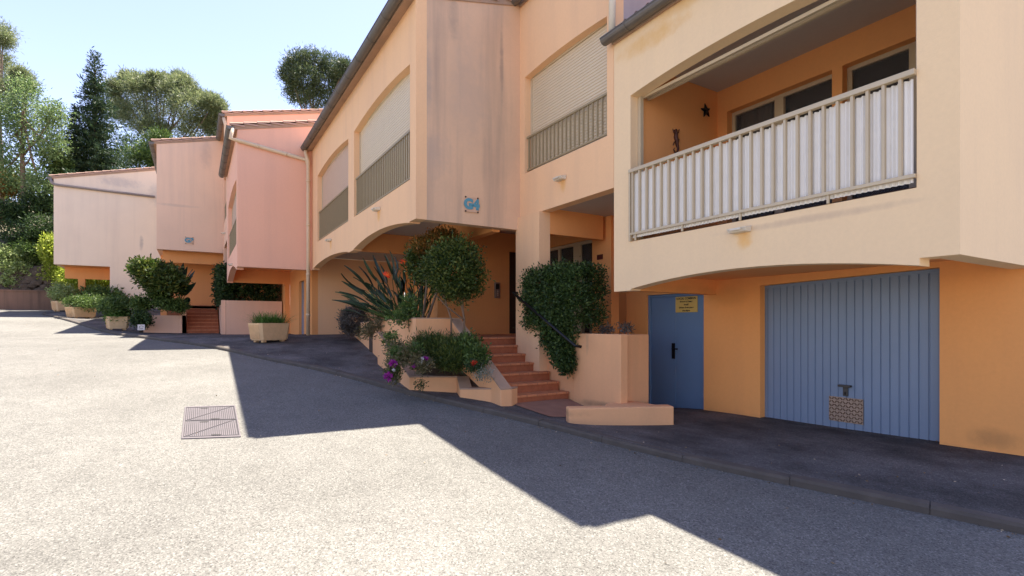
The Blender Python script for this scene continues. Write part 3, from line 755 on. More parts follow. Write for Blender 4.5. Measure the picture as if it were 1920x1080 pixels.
# ================================================================== H3 : pink building
YC = 1.09; X3 = -23.75
h3 = thing('apartment_building', 'salmon-pink building with a long diagonal downpipe, left of the middle building', 'building', (-20.5, 3, -.4))
def H3roof(y): return 6.02 + RS * (y - YC)
w = MB()
bot = [(X3, 1.66), (X3 + .3, 1.66)] + list(reversed(arch(X3 + .3, -18.2, 1.70, .30))) + [(-18.2, 1.76), (-17.8, 1.76)]
w.plate('Y', YC, YC + TW, [(X3, H3roof(YC))] + bot + [(-17.8, H3roof(YC))], [[(-22.9, 2.5), (-18.2, 2.5)] + arch(-22.9, -18.2, 4.5, .15)])
w.plate('X', -17.8 - TW, -17.801, [(YC + TW, 1.76), (YB - .002, 1.76), (YB - .002, 5.6), (YB + 3.2, 5.6), (YB + 3.2, H3roof(YB + 3.2)), (YC + TW, H3roof(YC + TW))])
w.build('wall', M['pink'], h3)
w = MB(); w.plate('X', X3 + .05, X3 + .25, [(YC + TW, 1.68), (3.4, 1.68), (3.4, 2.2), (YC + TW, 2.2)])
w.plate('Y', 3.4, 3.6, [(X3 + .25, -.9), (-18.701, -.9), (-18.701, 2.2), (X3 + .25, 2.2)], [[(-21.3, -.45), (-20.2, -.45), (-20.2, 1.62), (-21.3, 1.62)]])
w.build('lower_wall', M['orange_far'], h3)
w = MB(); w.box(-21.28, -20.22, 3.5, 3.54, -.45, 1.62); sdo = w.build('steel_door', M['blue_grey'], h3)
w = MB(); w.box(-20.32, -20.28, 3.47, 3.5, .4, .62); w.build('handle', M['dark_metal'], sdo)
w = MB(); w.box(X3 + .01, -18.01, YC + TW + .001, 3.39, 2.2, 2.3); w.build('soffit', M['orange_far'], h3)
shutter_window(h3, -22.9, -18.2, YC, 2.5, 4.5, .15, .95, 'shutter_pink')
tiled_roof(h3, X3, -17.78, YC - .16, 11, H3roof(YC), RS)
gutter(h3, X3 - .05, -17.72, YC - .18, H3roof(YC) - .05, .11)
a = at(441, 262, X=-17.74); b = at(573, 299, X=-17.74)
dp = MB(); dp.tube([(-17.76, YC - .12, H3roof(YC) - .12), (-17.745, a.y - .12, a.z + .02), (-17.74, a.y + .04, a.z), (-17.74, b.y, b.z), (-17.68, 3.08, b.z - .16)], .06, 12)
for k in (.3, .7): q = a.lerp(b, k); q2 = a.lerp(b, k + .02); dp.tube([q, q2], .070, 12)
dp.build('downpipe', M['pipe'], h3, smooth=True)
p = at(432, 487, Y=YC - .06); spout(h3, -20.2, YC, 2.05)

# ================================================================== H4 : beige building behind the pink one, second plaque
X4 = -27.0; YD = -1.42
h4 = thing('apartment_building', 'tall beige-pink building with small blue plaque above red steps', 'building', (-27, 3, 0))
def H4roof(y): return 7.86 + RS * (y - YD)
w = MB()
w.plate('X', X4 - TW, X4, [(YD, 3.24), (YC, 3.24), (YC, H4roof(YC)), (YD, H4roof(YD))])
w.plate('Y', YD, YD + TW, [(-35.0, 3.24), (X4 - TW - .001, 3.24), (X4 - TW - .001, H4roof(YD)), (-35.0, H4roof(YD))])
w.build('wall', M['far_pink'], h4)
w = MB(); w.plate('Y', YC + .001, YC + TW, [(X4 - TW, 3.40), (X3 - .002, 3.40), (X3 - .002, H4roof(YC)), (X4 - TW, H4roof(YC))], [[(-26.6, 4.45), (-24.3, 4.45), (-24.3, 6.5), (-26.6, 6.5)]])
w.box(-26.9, -26.2, YC, YC + .25, -.5, 3.398)
w.build('wall', M['salmon'], h4)
w = MB(); w.plate('X', X3 - TW, X3 - .004, [(YC + TW, 3.4), (9, 3.4), (9, H4roof(9)), (YC + TW, H4roof(YC + TW))])
w.build('gable_wall', M['pink'], h4)
w = MB()
w.plate('X', -29.6, -29.4, [(YD + .05, 0), (3.2, 0), (3.2, 3.6), (YD + .05, 3.6)])
w.plate('X', -27.8, -27.6, [(YD + TW, 2.75), (2.6, 2.75), (2.6, 3.5), (YD + TW, 3.5)])
w.box(-29.4, -27.81, YD + TW + .01, YD + .5, 2.9, 3.5)
w.plate('Y', 3.2, 3.4, [(-29.6, -.5), (X3 + .24, -.5), (X3 + .24, 3.6), (-29.6, 3.6)])
w.plate('Y', YD + .02, YD + .22, [(-35, -.5), (-29.62, -.5), (-29.62, 3.22), (-35, 3.22)])
w.build('entrance_wall', M['orange_far'], h4)
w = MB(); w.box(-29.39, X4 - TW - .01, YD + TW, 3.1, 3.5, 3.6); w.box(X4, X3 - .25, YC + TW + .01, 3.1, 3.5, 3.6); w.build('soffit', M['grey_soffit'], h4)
w = MB(); w.box(-29.39, -27.35, YD + .35, 3.15, -.4, .86); w.build('landing', M['tread'], h4)
shutter_window(h4, -26.6, -24.3, YC, 4.45, 6.4, .1, .8, 'shutter_pink')
tiled_roof(h4, -35.0, X4 + .02, YD - .16, 11, H4roof(YD), RS)
tiled_roof(h4, X4 + .04, X3 + .02, YC - .15, 11, H4roof(YC), RS)
gutter(h4, -35, X4 + .04, YD - .18, H4roof(YD) - .05, .11)
gutter(h4, X4 - .05, X3 + .05, YC - .18, H4roof(YC) - .05, .11)
dp = MB(); dp.tube([(X3 - .0, YC - .12, H4roof(YC) - .2), (X3 + .05, YC - .05, H4roof(YC) - .5), (X3 + .06, YC - .06, 6.3)], .06, 10)
dp.build('downpipe', M['pipe'], h4, smooth=True)
spout(h4, -25.4, YC, 3.9)

# ================================================================== H5 : leftmost building
X5 = -36.0; YE = -6.38
h5 = thing('apartment_building', 'leftmost cream building with a sloping roof and thin diagonal pipe', 'building', (-36, -2, .8))
def H5roof(y): return 7.80 + .25 * (y - YE)
w = MB()
w.plate('X', X5 - TW, X5, [(YE, 3.18), (-4.02, 3.18), (-4.02, .2), (2.5, .2), (2.5, H5roof(2.5)), (YE, H5roof(YE))])
w.plate('Y', YE, YE + TW, [(-41.5, 3.18), (X5 - TW - .001, 3.18), (X5 - TW - .001, H5roof(YE)), (-41.5, H5roof(YE))])
w.build('wall', M['cream'], h5)
w = MB(); w.plate('X', -37.7, -37.5, [(YE + TW, 2.55), (-3.0, 2.55), (-3.0, 3.18), (YE + TW, 3.18)])
w.box(-37.5, -36.21, -4.02, -3.82, .4, 3.3); w.box(-37.75, -37.45, -5.6, -5.3, .3, 2.55)
w.build('lower_wall', M['orange_far'], h5)
w = MB(); w.box(-41.4, X5 - .21, YE + TW + .001, 2.4, 3.181, 3.3); w.build('soffit', M['orange_far'], h5)
w = MB(); w.plate('X', -41.7, -41.5, [(YE, 3.18), (2.5, 3.18), (2.5, H5roof(2.5)), (YE, H5roof(YE))]); w.plate('Y', 2.3, 2.5, [(-41.5, 3.3), (X5 - TW - .001, 3.3), (X5 - TW - .001, H5roof(2.3)), (-41.5, H5roof(2.3))]); w.build('rear_wall', M['cream'], h5)
tiled_roof(h5, -41.7, X5 + .03, YE - .15, 2.5, H5roof(YE), .25)
gutter(h5, -41.7, X5 + .05, YE - .17, H5roof(YE) - .06, .12)
a = at(103, 346, X=X5 + .07); b = at(290, 369, X=X5 + .07)
dp = MB(); dp.tube([(X5 + .02, YE - .12, H5roof(YE) - .15), (X5 + .05, YE - .05, a.z + .05), a, b], .065, 10)
dp.build('downpipe', plain('pipe_grey', (.25, .2, .17), .5), h5, smooth=True)

# ------------------------------------------------------------------ entrance steps, walls, railings, planters
def steps(x_base, x_top, y0, y1, z0, z1, n, label):
    t = thing('entrance_steps', label, 'steps', (x_base, y0, z0))
    mr = MB(); mt = MB(); dx = (x_base - x_top) / (n - 1); dz = (z1 - z0) / n
    for i in range(n):
        xa = x_base - i * dx; z = z0 + (i + 1) * dz; xb = x_top - .02
        mr.box(xb, xa, y0, y1, (z - dz - .001 if i else z0 - .15), z - .036)
        k = y0
        while k < y1 - .02:
            ke = min(k + .205, y1); jz = random.uniform(-.002, .002)
            mt.box(max(xb, xa - dx - .02), xa + .022 + jz, k + .002, ke - .002, z - .0355, z + jz); k += .205
    mr.build('risers', M['riser'], t); mt.build('treads', M['terra'], t, bevel=.004)
    return t
steps(-7.09, -8.76, 4.27, 5.46, -1.30, -.25, 7, 'red terracotta steps beside the planter with the clipped ball tree')
steps(-25.2, -27.35, -.30, .86, -.38, .86, 8, 'distant red steps leading under the beige building with the plaque')
w = MB(); w.box(-8.5, -7.0, 4.5, 5.3, -1.34, -1.30)
mb = MB()     # red landing patch at the foot of the steps
q = [at(955, 762, X=-7.05), at(1062, 752, X=-7.07), at(1110, 768, X=-6.2), at(1010, 778, X=-6.45)]
q = [(-7.08, 4.3), (-7.08, 5.45), (-6.1, 5.40), (-6.25, 4.45)]
n = 12
for i in range(n + 1):
    for j in range(n + 1):
        u, v = i / n, j / n
        x = (q[0][0] * (1 - v) + q[1][0] * v) * (1 - u) + (q[3][0] * (1 - v) + q[2][0] * v) * u
        y = (q[0][1] * (1 - v) + q[1][1] * v) * (1 - u) + (q[3][1] * (1 - v) + q[2][1] * v) * u
        mb.v.append((x, y, pz(x, y) + .012))
for i in range(n):
    for j in range(n): mb.f.append((i * (n + 1) + j, (i + 1) * (n + 1) + j, (i + 1) * (n + 1) + j + 1, i * (n + 1) + j + 1))
struct(mb, 'path', plain('worn_red_paving', (.28, .145, .095), .85, 0, .3, 5, .3))
# right planter box holding the hedge
mb = MB(); mb.box(-6.97, -5.82, 5.47, 5.62, -1.55, -.154); mb.box(-8.45, -6.97, 5.49, 5.62, -1.55, -.55)
mb.box(-6.10, -5.95, 5.621, 6.20, -1.75, -.16); mb.box(-8.3, -6.101, 6.05, 6.20, -1.6, -.16)
t = thing('planter', 'tall peach box planter beside the blue steel door, holding the square hedge', 'planter', (-6.9, 5.9, -1.4))
mb.build('wall', M['planter_wall'], t, bevel=.012)
mb = MB(); mb.box(-8.4, -6.11, 5.63, 6.04, -.9, -.24); mb.build('soil', M['soil'], t)
mb = MB()     # low L-shaped wall
a = Vector((-5.86, 4.52, 0)); b = Vector((-5.20, 5.93, 0)); dd_ = (b - a).normalized(); nn = Vector((-dd_.y, dd_.x, 0)) * .2
def lowbar(mb, p, q, nn, zt):
    ps = [p, q, q + nn, p + nn]
    mb.hexa([(v.x, v.y, -1.75) for v in ps], [(v.x, v.y, zt) for v in ps])
lowbar(mb, a, b, nn, -1.19)
c = b + nn * 0; 
mb2a = Vector((-5.42, 5.45, 0)) ; 
ps = [Vector((-5.95, 5.30, 0)), Vector((-5.76, 5.08, 0)), Vector((-5.38, 5.86, 0)), Vector((-5.95, 5.84, 0))]
mb.hexa([(v.x, v.y, -1.75) for v in ps], [(v.x, v.y, -1.195) for v in ps])
one(mb, 'low_wall', M['planter_wall'], 'knee-high peach wall in front of the blue steel door', 'wall', bevel=.02)
# handrails
def handrail(a, b, label):
    mb = MB(); a = Vector(a); b = Vector(b); d = (b - a).normalized()
    mb.tube([a + Vector((0, .10, 0)), a, a.lerp(b, .5), b, b + Vector((.03, .10, -.02))], .024, 10)
    return one(mb, 'handrail', M['dark_metal'], label, 'handrail', smooth=True)
handrail(at(962, 549, Y=5.06), at(1078, 648, Y=5.06), 'black metal handrail sloping down in front of the square hedge')
handrail((-27.0, .92, 1.55), (-25.0, .92, .55), 'distant dark handrail beside the far red steps')

# left lower planter: outline on ground, sloping coping
P0 = Vector((-6.95, 4.24)); P1 = Vector((-7.74, 3.72)); P1b = Vector((-8.10, 3.84)); P2 = Vector((-8.58, 3.16)); P3 = Vector((-11.6, 3.52)); P4 = Vector((-8.80, 4.24))
pl = thing('planter', 'long low peach planter left of the near steps, filled with shrubs and flowers', 'planter', (-8.5, 3.8, -1.2))
def seg_wall(mb, mc, p, q, zt0, zt1, inward, th=.15, zb=-1.9):
    n = Vector(inward).normalized() * th
    b4 = [(p.x, p.y, zb), (q.x, q.y, zb), (q.x + n.x, q.y + n.y, zb), (p.x + n.x, p.y + n.y, zb)]
    mb.hexa(b4, [(p.x, p.y, zt0 - .02), (q.x, q.y, zt1 - .02), (q.x + n.x, q.y + n.y, zt1 - .02), (p.x + n.x, p.y + n.y, zt0 - .02)])
    mc.hexa([(p.x, p.y, zt0 - .0195), (q.x, q.y, zt1 - .0195), (q.x + n.x, q.y + n.y, zt1 - .0195), (p.x + n.x, p.y + n.y, zt0 - .0195)],
            [(p.x, p.y, zt0), (q.x, q.y, zt1), (q.x + n.x, q.y + n.y, zt1), (p.x + n.x, p.y + n.y, zt0)])
mb = MB(); mc = MB()
seg_wall(mb, mc, P0, P4, -1.00, .10, (0, -1), .20)
seg_wall(mb, mc, P1, P0, -1.055, -1.00, (-.55, .83), .22)
seg_wall(mb, mc, P1b, P1, -.895, -1.057, (.3, .9), .20)
seg_wall(mb, mc, P2, P1b, -.90, -.893, (-.8, .6), .24)
seg_wall(mb, mc, P3, P2, -.17, -.902, (.12, 1), .24)
mb.build('wall', M['planter_wall'], pl, bevel=.012); mc.build('coping', M['coping'], pl)
mb = MB()
A_ = [(-7.15, 4.10), (-7.74, 3.85), (-8.10, 3.98), (-8.62, 3.35), (-11.4, 3.66), (-11.4, 4.2), (-8.9, 4.2)]
zz_ = [-1.12, -1.12, -1.0, -.98, -.42, -.42, -.35]
mb.add([(x, y, z) for (x, y), z in zip(A_, zz_)] , [(0, 6, 3, 2), (0, 2, 1), (6, 5, 4, 3)]); mb.build('soil', M['soil'], pl)
# upper tier
ul = thing('planter', 'upper tier planter of peach render behind the ball tree, holding spiky tall plants', 'planter', (-10.5, 4, -.5))
mb = MB(); mc = MB()
def V2(a, b): return Vector((a, b))
seg_wall(mb, mc, V2(-8.80, 3.36), V2(-8.80, 4.24), .12, .12, (-1, 0), .15)
seg_wall(mb, mc, V2(-10.30, 4.24), V2(-8.951, 4.24), .12, .12, (0, 1), .11)
seg_wall(mb, mc, V2(-11.85, 3.70), V2(-8.802, 3.36), .10, .119, (0.05, 1), .15)
seg_wall(mb, mc, V2(-17.2, 4.45), V2(-11.851, 3.702), .04, .10, (0.05, 1), .15)
mb.build('wall', M['planter_wall'], ul); mc.build('coping', M['coping'], ul)
mb = MB(); mb.box(-13.6, -10.52, 3.9, 5.1, -.9, -.08); mb.box(-10.519, -8.96, 3.62, 4.235, -.9, -.085); mb.build('soil', M['soil'], ul)

# second entrance: side walls and planter
mb = MB(); mb.box(-26.4, -24.1, .90, 1.06, -.6, .98)
mb.box(-24.10, -23.95, 1.07, 3.15, -.6, .97)
t = thing('planter', 'pink-toned box planter under the pink building beside far steps', 'planter', (-24.6, 1.8, -.4)); mb.build('wall', M['salmon'], t)
mb = MB(); mb.box(-26.3, -24.11, 1.08, 3.1, -.5, .8); mb.build('soil', M['soil'], t)
mb = MB(); a = at(285, 617, t=21.0); b = at(346, 617, t=21.0)
q0 = at(284, 586, t=20.6); q1 = at(345, 590, t=21.4)
mb.box(-25.3, -25.15, -1.75, -.32, -.6, .36); mb.box(-27.2, -25.15, -.46, -.32, -.6, .50)
t = thing('planter', 'low pale pink planter left of the far red steps', 'planter', (-26, -1, -.4)); mb.build('wall', M['salmon'], t)
mb = MB(); mb.box(-28.5, -25.31, -1.9, -.47, -.5, .28); mb.build('soil', M['soil'], t)

# ------------------------------------------------------------------ signs and small wall things
def plaque(px, py, X, size, txt, label):
    p = at(px, py, X=X + .012); t = thing('house_sign', label, 'sign', (p.x, p.y, p.z))
    mb = MB(); s = size / 2; mb.box(p.x - .008, p.x + .008, p.y - s, p.y + s, p.z - s, p.z + s); mb.build('tile_plate', M['sign_tile'], t)
    text_mesh('lettering', txt, size * .92, M['sign_blue'], t, (p.x + .012, p.y + .0, p.z), (R(90), 0, R(90)), .004, .016)
    mb = MB()
    for a in (-1, 1):
        for b in (-1, 1): mb.tube([(p.x + .008, p.y + a * s * .92, p.z + b * s * .95), (p.x + .02, p.y + a * s * .92, p.z + b * s * .95)], .016, 8)
    mb.build('screws', M['brown_dark'], t)
plaque(884, 384, XG, .27, 'G4', 'small tile plaque with blue lettering G4 on the weathered near gable wall')
plaque(355, 451, X4, .30, 'G3', 'small blue and beige plaque on the distant beige wall above steps')
p0 = at(1267, 557, Y=7.352); p1 = at(1308, 585, Y=7.352)
t = thing('door_sign', 'yellow notice with black print on the blue steel double door', 'sign', ((p0.x + p1.x) / 2, 7.352, p1.z))
mb = MB(); mb.box(p0.x, p1.x, 7.346, 7.354, p1.z, p0.z); mb.build('plate', M['yellow'], t)
cx = (p0.x + p1.x) / 2; hh = p0.z - p1.z
for k, (tx, sz) in enumerate((('LOCAL COMMUN', .052), ('Réservé à l\'usage', .040), ('locatif', .040), ('Défense d\'entreposer', .036), ('des objets', .040))):
    text_mesh('lettering', tx, sz, M['black_ink'], t, (cx, 7.344, p0.z - hh * (.13 + .19 * k)), (R(90), 0, 0), .001, .0012)
p = at(1125, 482, Y=6.89); mb = MB(); mb.box(p.x - .08, p.x + .08, 6.875, 6.899, p.z - .05, p.z + .05)
one(mb, 'wall_plaque', plain('plaque_maroon', (.10, .015, .012), .4), 'small dark red plaque on the wall right of the entrance window', 'plaque', bevel=.005)
p = at(932, 544, X=-11.29)
t = thing('intercom', 'grey intercom panel on the orange wall left of the dark entrance door', 'intercom', (p.x, p.y, p.z))
mb = MB(); mb.box(p.x - .03, p.x + .03, p.y - .075, p.y + .075, p.z - .2, p.z + .19); mb.build('panel', M['chrome'], t, bevel=.006)
mb = MB(); mb.box(p.x + .031, p.x + .037, p.y - .05, p.y + .05, p.z + .02, p.z + .15); mb.build('screen', M['black_ink'], t)
for k in range(3): mb = MB(); mb.tube([(p.x + .03, p.y, p.z - .03 - .05 * k), (p.x + .042, p.y, p.z - .03 - .05 * k)], .014, 10); mb.build('button', M['white_plastic'], t)
# balcony wall ornaments
p = at(1323, 208, X=-5.49); mb = MB()
for k in range(5):
    a = math.pi / 2 + k * 2 * math.pi / 5 + .2
    c_ = Vector((p.x + .012, p.y, p.z)); tip = c_ + Vector((-.008, math.cos(a) * .115, math.sin(a) * .115)); mb.tube([c_, c_.lerp(tip, .55), tip], [.032, .022, .006], 8)
one(mb, 'wall_ornament', M['dark_metal'], 'dark starfish ornament on the orange balcony side wall', 'ornament', smooth=True)
p = at(1266, 262, X=-5.49); mb = MB()
cpt = [(-.02, .15), (.01, .10), (.0, .04), (.02, -.02), (.03, -.08), (.05, -.13), (.03, -.19), (-.02, -.20), (-.05, -.16), (-.02, -.13)]
mb.tube([(p.x + .015, p.y + u, p.z + v) for u, v in cpt], [.022, .026, .034, .03, .022, .017, .014, .012, .009, .006], 8)
for (u0, v0, u1, v1, u2, v2) in ((.01, .08, .06, .12, .07, .17), (0, .08, -.05, .10, -.07, .15), (.02, -.02, .06, -.03, .07, .02), (.01, -.02, -.04, -.05, -.06, -.10)):
    mb.tube([(p.x + .015, p.y + u0, p.z + v0), (p.x + .015, p.y + u1, p.z + v1), (p.x + .015, p.y + u2, p.z + v2)], [.012, .009, .007], 6)
one(mb, 'wall_ornament', plain('lizard_brown', (.09, .03, .02), .5), 'brown lizard ornament with curled tail on the balcony side wall', 'ornament', smooth=True)

# manhole / grating cover in the road
cs = [on_road(347, 764), on_road(441, 761), on_road(452, 820), on_road(340, 824)]
mt = thing('manhole_cover', 'rectangular ribbed iron access cover set in the sunlit road', 'manhole cover', cs[0])
mf = MB()
def lerp2(u, v): return (cs[0] * (1 - u) + cs[1] * u) * (1 - v) + (cs[3] * (1 - u) + cs[2] * u) * v
def rquad(mb, u0, u1, v0, v1, h0, h1):
    ps = [lerp2(u0, v0), lerp2(u1, v0), lerp2(u1, v1), lerp2(u0, v1)]
    mb.hexa([(p.x, p.y, rz(p.x) + h0) for p in ps], [(p.x, p.y, rz(p.x) + h1) for p in ps])
for (u0, u1, v0, v1) in ((0, 1, 0, .03), (0, 1, .97, 1), (0, .025, .03, .97), (.975, 1, .03, .97)): rquad(mf, u0, u1, v0, v1, -.03, .012)
mf.build('frame', M['iron'], mt); IR2 = plain('cast_iron_grooves', (.045, .04, .044), .8, .1, .3, 16, .3)
for k in range(2):
    mp = MB(); mq = MB(); v0 = .035 + k * .47; v1 = v0 + .455
    rquad(mp, .03, .97, v0, v1, -.03, .005)
    n = 26
    for i in range(n):
        u = .04 + i * .92 / n
        cut = v0 + (v1 - v0) * (1 - i / n) 
        for (a, b) in ((v0 + .01, cut - .015), (cut + .015, v1 - .01)):
            if b - a > .02: rquad(mq, u, u + .020, a, b, .004, .011)
    cpn = mp.build('cover_panel', IR2, mt); mq.build('ribs', M['iron'], cpn)
    ms_ = MB()
    for (u0, u1, vv) in ((.30, .45, v0 + .03), (.50, .66, v1 - .04)): rquad(ms_, u0, u1, vv, vv + .025, .006, .0125)
    ms_.build('lifting_slot', M['black_ink'], mt)

# ------------------------------------------------------------------ plants
def grassy(par, c, n, Lr, W, spread, mat, tilt=.9, name='leaves', rad=(.25, .15)):
    P = np.array(c) + np.stack([RNG.uniform(-rad[0], rad[0], n), RNG.uniform(-rad[1], rad[1], n), np.zeros(n)], 1)
    ang = RNG.uniform(0, 2 * math.pi, n); tl = RNG.uniform(.1, tilt, n)
    mb = MB()
    for i in range(n):
        L_ = RNG.uniform(*Lr); d = Vector((math.cos(ang[i]) * tl[i], math.sin(ang[i]) * tl[i], 1)).normalized()
        p = Vector(P[i]); side = d.cross(Vector((0, 0, 1))).normalized() * W / 2; o = len(mb.v)
        for k in range(5):
            u = k / 4; q = p + d * L_ * u + Vector((d.x, d.y, -.9)) * (u ** 2.2) * L_ * spread; ww = side * (1 - u * .92)
            mb.v += [tuple(q - ww), tuple(q + ww)]
        for k in range(4): mb.f.append((o + 2 * k, o + 2 * k + 1, o + 2 * k + 3, o + 2 * k + 2))
    return mb.build(name, mat, par)
def pot(c, rot, lx, ly, h, label, group='concrete flower troughs along the pavement'):
    t = thing('plant_pot', label, 'plant pot', c, group); t.rotation_euler.z = rot
    mb = MB(); a, b_ = lx / 2, ly / 2; k = .86; fz = .06; ch = .07
    def ring(s, z): 
        A, B = a * s, b_ * s; c_ = ch
        return [(-A + c_, -B, z), (A - c_, -B, z), (A, -B + c_, z), (A, B - c_, z), (A - c_, B, z), (-A + c_, B, z), (-A, B - c_, z), (-A, -B + c_, z)]
    rings = [ring(k, fz), ring(.93, h * .45), ring(1.0, h * .9), ring(1.02, h), ring(.93, h), ring(.90, h - .07)]
    for r_ in rings: mb.v += r_
    for i in range(len(rings) - 1):
        for j in range(8): mb.f.append((i * 8 + j, i * 8 + (j + 1) % 8, (i + 1) * 8 + (j + 1) % 8, (i + 1) * 8 + j))
    mb.f.append(tuple(range(8))); mb.f.append(tuple(range(40, 48)))
    for sx in (-1, 1):
        for sy in (-1, 1): mb.box(sx * a * .6 - .05, sx * a * .6 + .05, sy * b_ * .55 - .05, sy * b_ * .55 + .05, 0, fz + .005)
    # flutes on the short sides
    for sx in (-1, 1):
        for j in range(9):
            y = -b_ * .72 + j * b_ * 1.44 / 8
            mb.bar((sx * (a * .885 + .004), y * .9, fz + .03), (sx * (a * 1.0 + .002), y, h * .9), .018, .022)
    o = mb.build('trough', M['concrete']); o.parent = t
    sb = MB(); sb.box(-a * .9, a * .9, -b_ * .88, b_ * .88, h - .09, h - .06); o = sb.build('soil', M['soil']); o.parent = t
    return t
def local_child(o, t): o.parent = t
pots = []
g1 = on_road(505, 648, .02); c1 = (g1.x, g1.y, pz(g1.x, g1.y) - .01)
t = pot(c1, R(118), .98, .62, .55, 'pale stone trough of spiky grass in front of the pink building')
o = grassy(None, (0, 0, .46), 620, (.38, .68), .022, .30, L['grass'], 1.3, rad=(.40, .22)); o.parent = t
t.location = c1
for (px, py, dz, rot, lx, ly, h, lab) in ((220, 619, .0, R(100), .75, .70, .55, 'square pale trough with two-tone shrub, nearest the left kerb bend'),
                                      (152, 597, 0, R(130), 1.15, .62, .55, 'long pale trough with dark trailing shrub before the leftmost building'),
                                      (117, 584, 0, R(120), .8, .6, .55, 'orange-tinted trough with light bush at the far kerb end')):
    d_ = ray(px, py); tt = 15.0
    while tt < 60 and d_.z * tt > pz(d_.x * tt, d_.y * tt): tt += .05
    if tt >= 60: tt = 27
    best = min(((abs(d_.z * q - pz(d_.x * q, d_.y * q)), q) for q in np.arange(18, 36, .1)), key=lambda s: s[0])[1]
    c = d_ * best; c.z = pz(c.x, c.y); tt = best
    sc_ = tt * 1.0
    t = pot((c.x, c.y, c.z), rot, lx, ly, h, lab)
    pots.append((t, px))
def shrub_at(name, label, cat, blobs, clumps, per, cr, Lr, Wr, mat, base, group=None, stems=None, part='foliage', **kw):
    t = thing(name, label, cat, base, group)
    P, D = blob_points(blobs, clumps, per, cr, **kw); leaves(part, mat, P, D, Lr, Wr, t)
    if stems:
        mb = MB()
        for (pts, rs) in stems: mb.tube(pts, rs, 7)
        mb.build('stems', M['bark'], t, smooth=True)
    return t
for (t, px) in pots:
    c = t.location
    if px == 220: fol = [((c.x, c.y, c.z + 1.0), (.62, .62, .26))]; m_ = L['mid']; m2 = L['grass']
    elif px == 152: fol = [((c.x, c.y + .3, c.z + .82), (.95, .95, .30))]; m_ = L['mid']; m2 = None
    else: fol = [((c.x, c.y, c.z + 1.0), (.6, .6, .5))]; m_ = L['bright']; m2 = None
    P, D = blob_points(fol, 90, 40, .10); Rz = -t.rotation_euler.z
    Q = P - np.array(c); x = Q[:, 0] * math.cos(Rz) - Q[:, 1] * math.sin(Rz); y = Q[:, 0] * math.sin(Rz) + Q[:, 1] * math.cos(Rz)
    o = leaves('foliage', m_, np.stack([x, y, Q[:, 2]], 1), D, (.07, .15), (.03, .06), None, base=(0, 0, 0)); o.parent = t
    if m2:
        P, D = blob_points([((0, 0, .55), (.38, .38, .22))], 60, 30, .07); o = leaves('leaves', m2, P, D, (.08, .16), (.02, .05), None, base=(0, 0, 0)); o.parent = t
    mb = MB(); mb.tube([(0, 0, .45), (.03, 0, .75), (0, .02, 1.0)], [.03, .02, .015], 6); o = mb.build('stem', M['bark']); o.parent = t

# ball topiary tree
bt = thing('topiary_tree', 'clipped green ball-shaped tree with thin forked stems beside the near steps', 'tree', (-8.72, 3.75, -.45))
def at_t(px, py, t): return at(px, py, t=t)
c = at_t(853, 508, 9.35); r_ = .53
P, D = blob_points([(c, (r_, r_, .50)), (c, (r_ * .8, r_ * .8, .42))], 190, 38, .065, shell=(.66, 1.12), updir=.15)
leaves('crown', L['ball'], P, D, (.035, .075), (.018, .035), bt)
mb = MB(); g0 = Vector((-8.75, 3.72, -.5))
for (x1, x2, y1) in ((838, 846, 630), (862, 868, 640), (868, 872, 630)):
    a = at_t(x2, y1 + 10, 9.3); mid = at_t((x1 + x2) / 2 + random.uniform(-6, 6), 598, 9.35); b = at_t(845 + (x1 - 850) * 1.2, 550, 9.35)
    mb.tube([a, mid, b, c], [.022, .018, .015, .01], 8)
mb.tube([at_t(870, 600, 9.32), at_t(838, 575, 9.32), at_t(815, 550, 9.3)], [.016, .013, .01], 8)
mb.build('trunk', M['bark_pale'], bt, smooth=True)
rt = thing('shrub', 'loose red-tipped shrub behind the clipped ball tree', 'shrub', (-9.9, 3.95, -.1))
c2 = at_t(798, 492, 10.4); c3 = at_t(825, 468, 10.4); c4 = at_t(830, 452, 10.3)
P, D = blob_points([(c2 + Vector((0, 0, -.05)), (.34, .36, .40)), (c3, (.40, .36, .24))], 100, 36, .06, shell=(.7, 1.0)); leaves('crown', L['ball'], P, D, (.04, .09), (.02, .04), rt)
P, D = blob_points([(c3, (.55, .4, .24)), (c4, (.50, .35, .19)), (at_t(800, 462, 10.3), (.35, .3, .16))], 120, 15, .05, shell=(.6, 1.05), updir=.8); leaves('young_leaves', L['red'], P, D, (.04, .09), (.015, .035), rt)
mb = MB(); mb.tube([(-10.0, 3.95, -.1), at_t(800, 540, 10.4), c2], [.03, .022, .012], 7); mb.tube([(-9.95, 3.98, -.1), at_t(822, 540, 10.4), c3], [.03, .022, .012], 7); mb.build('stems', M['bark'], rt, smooth=True)

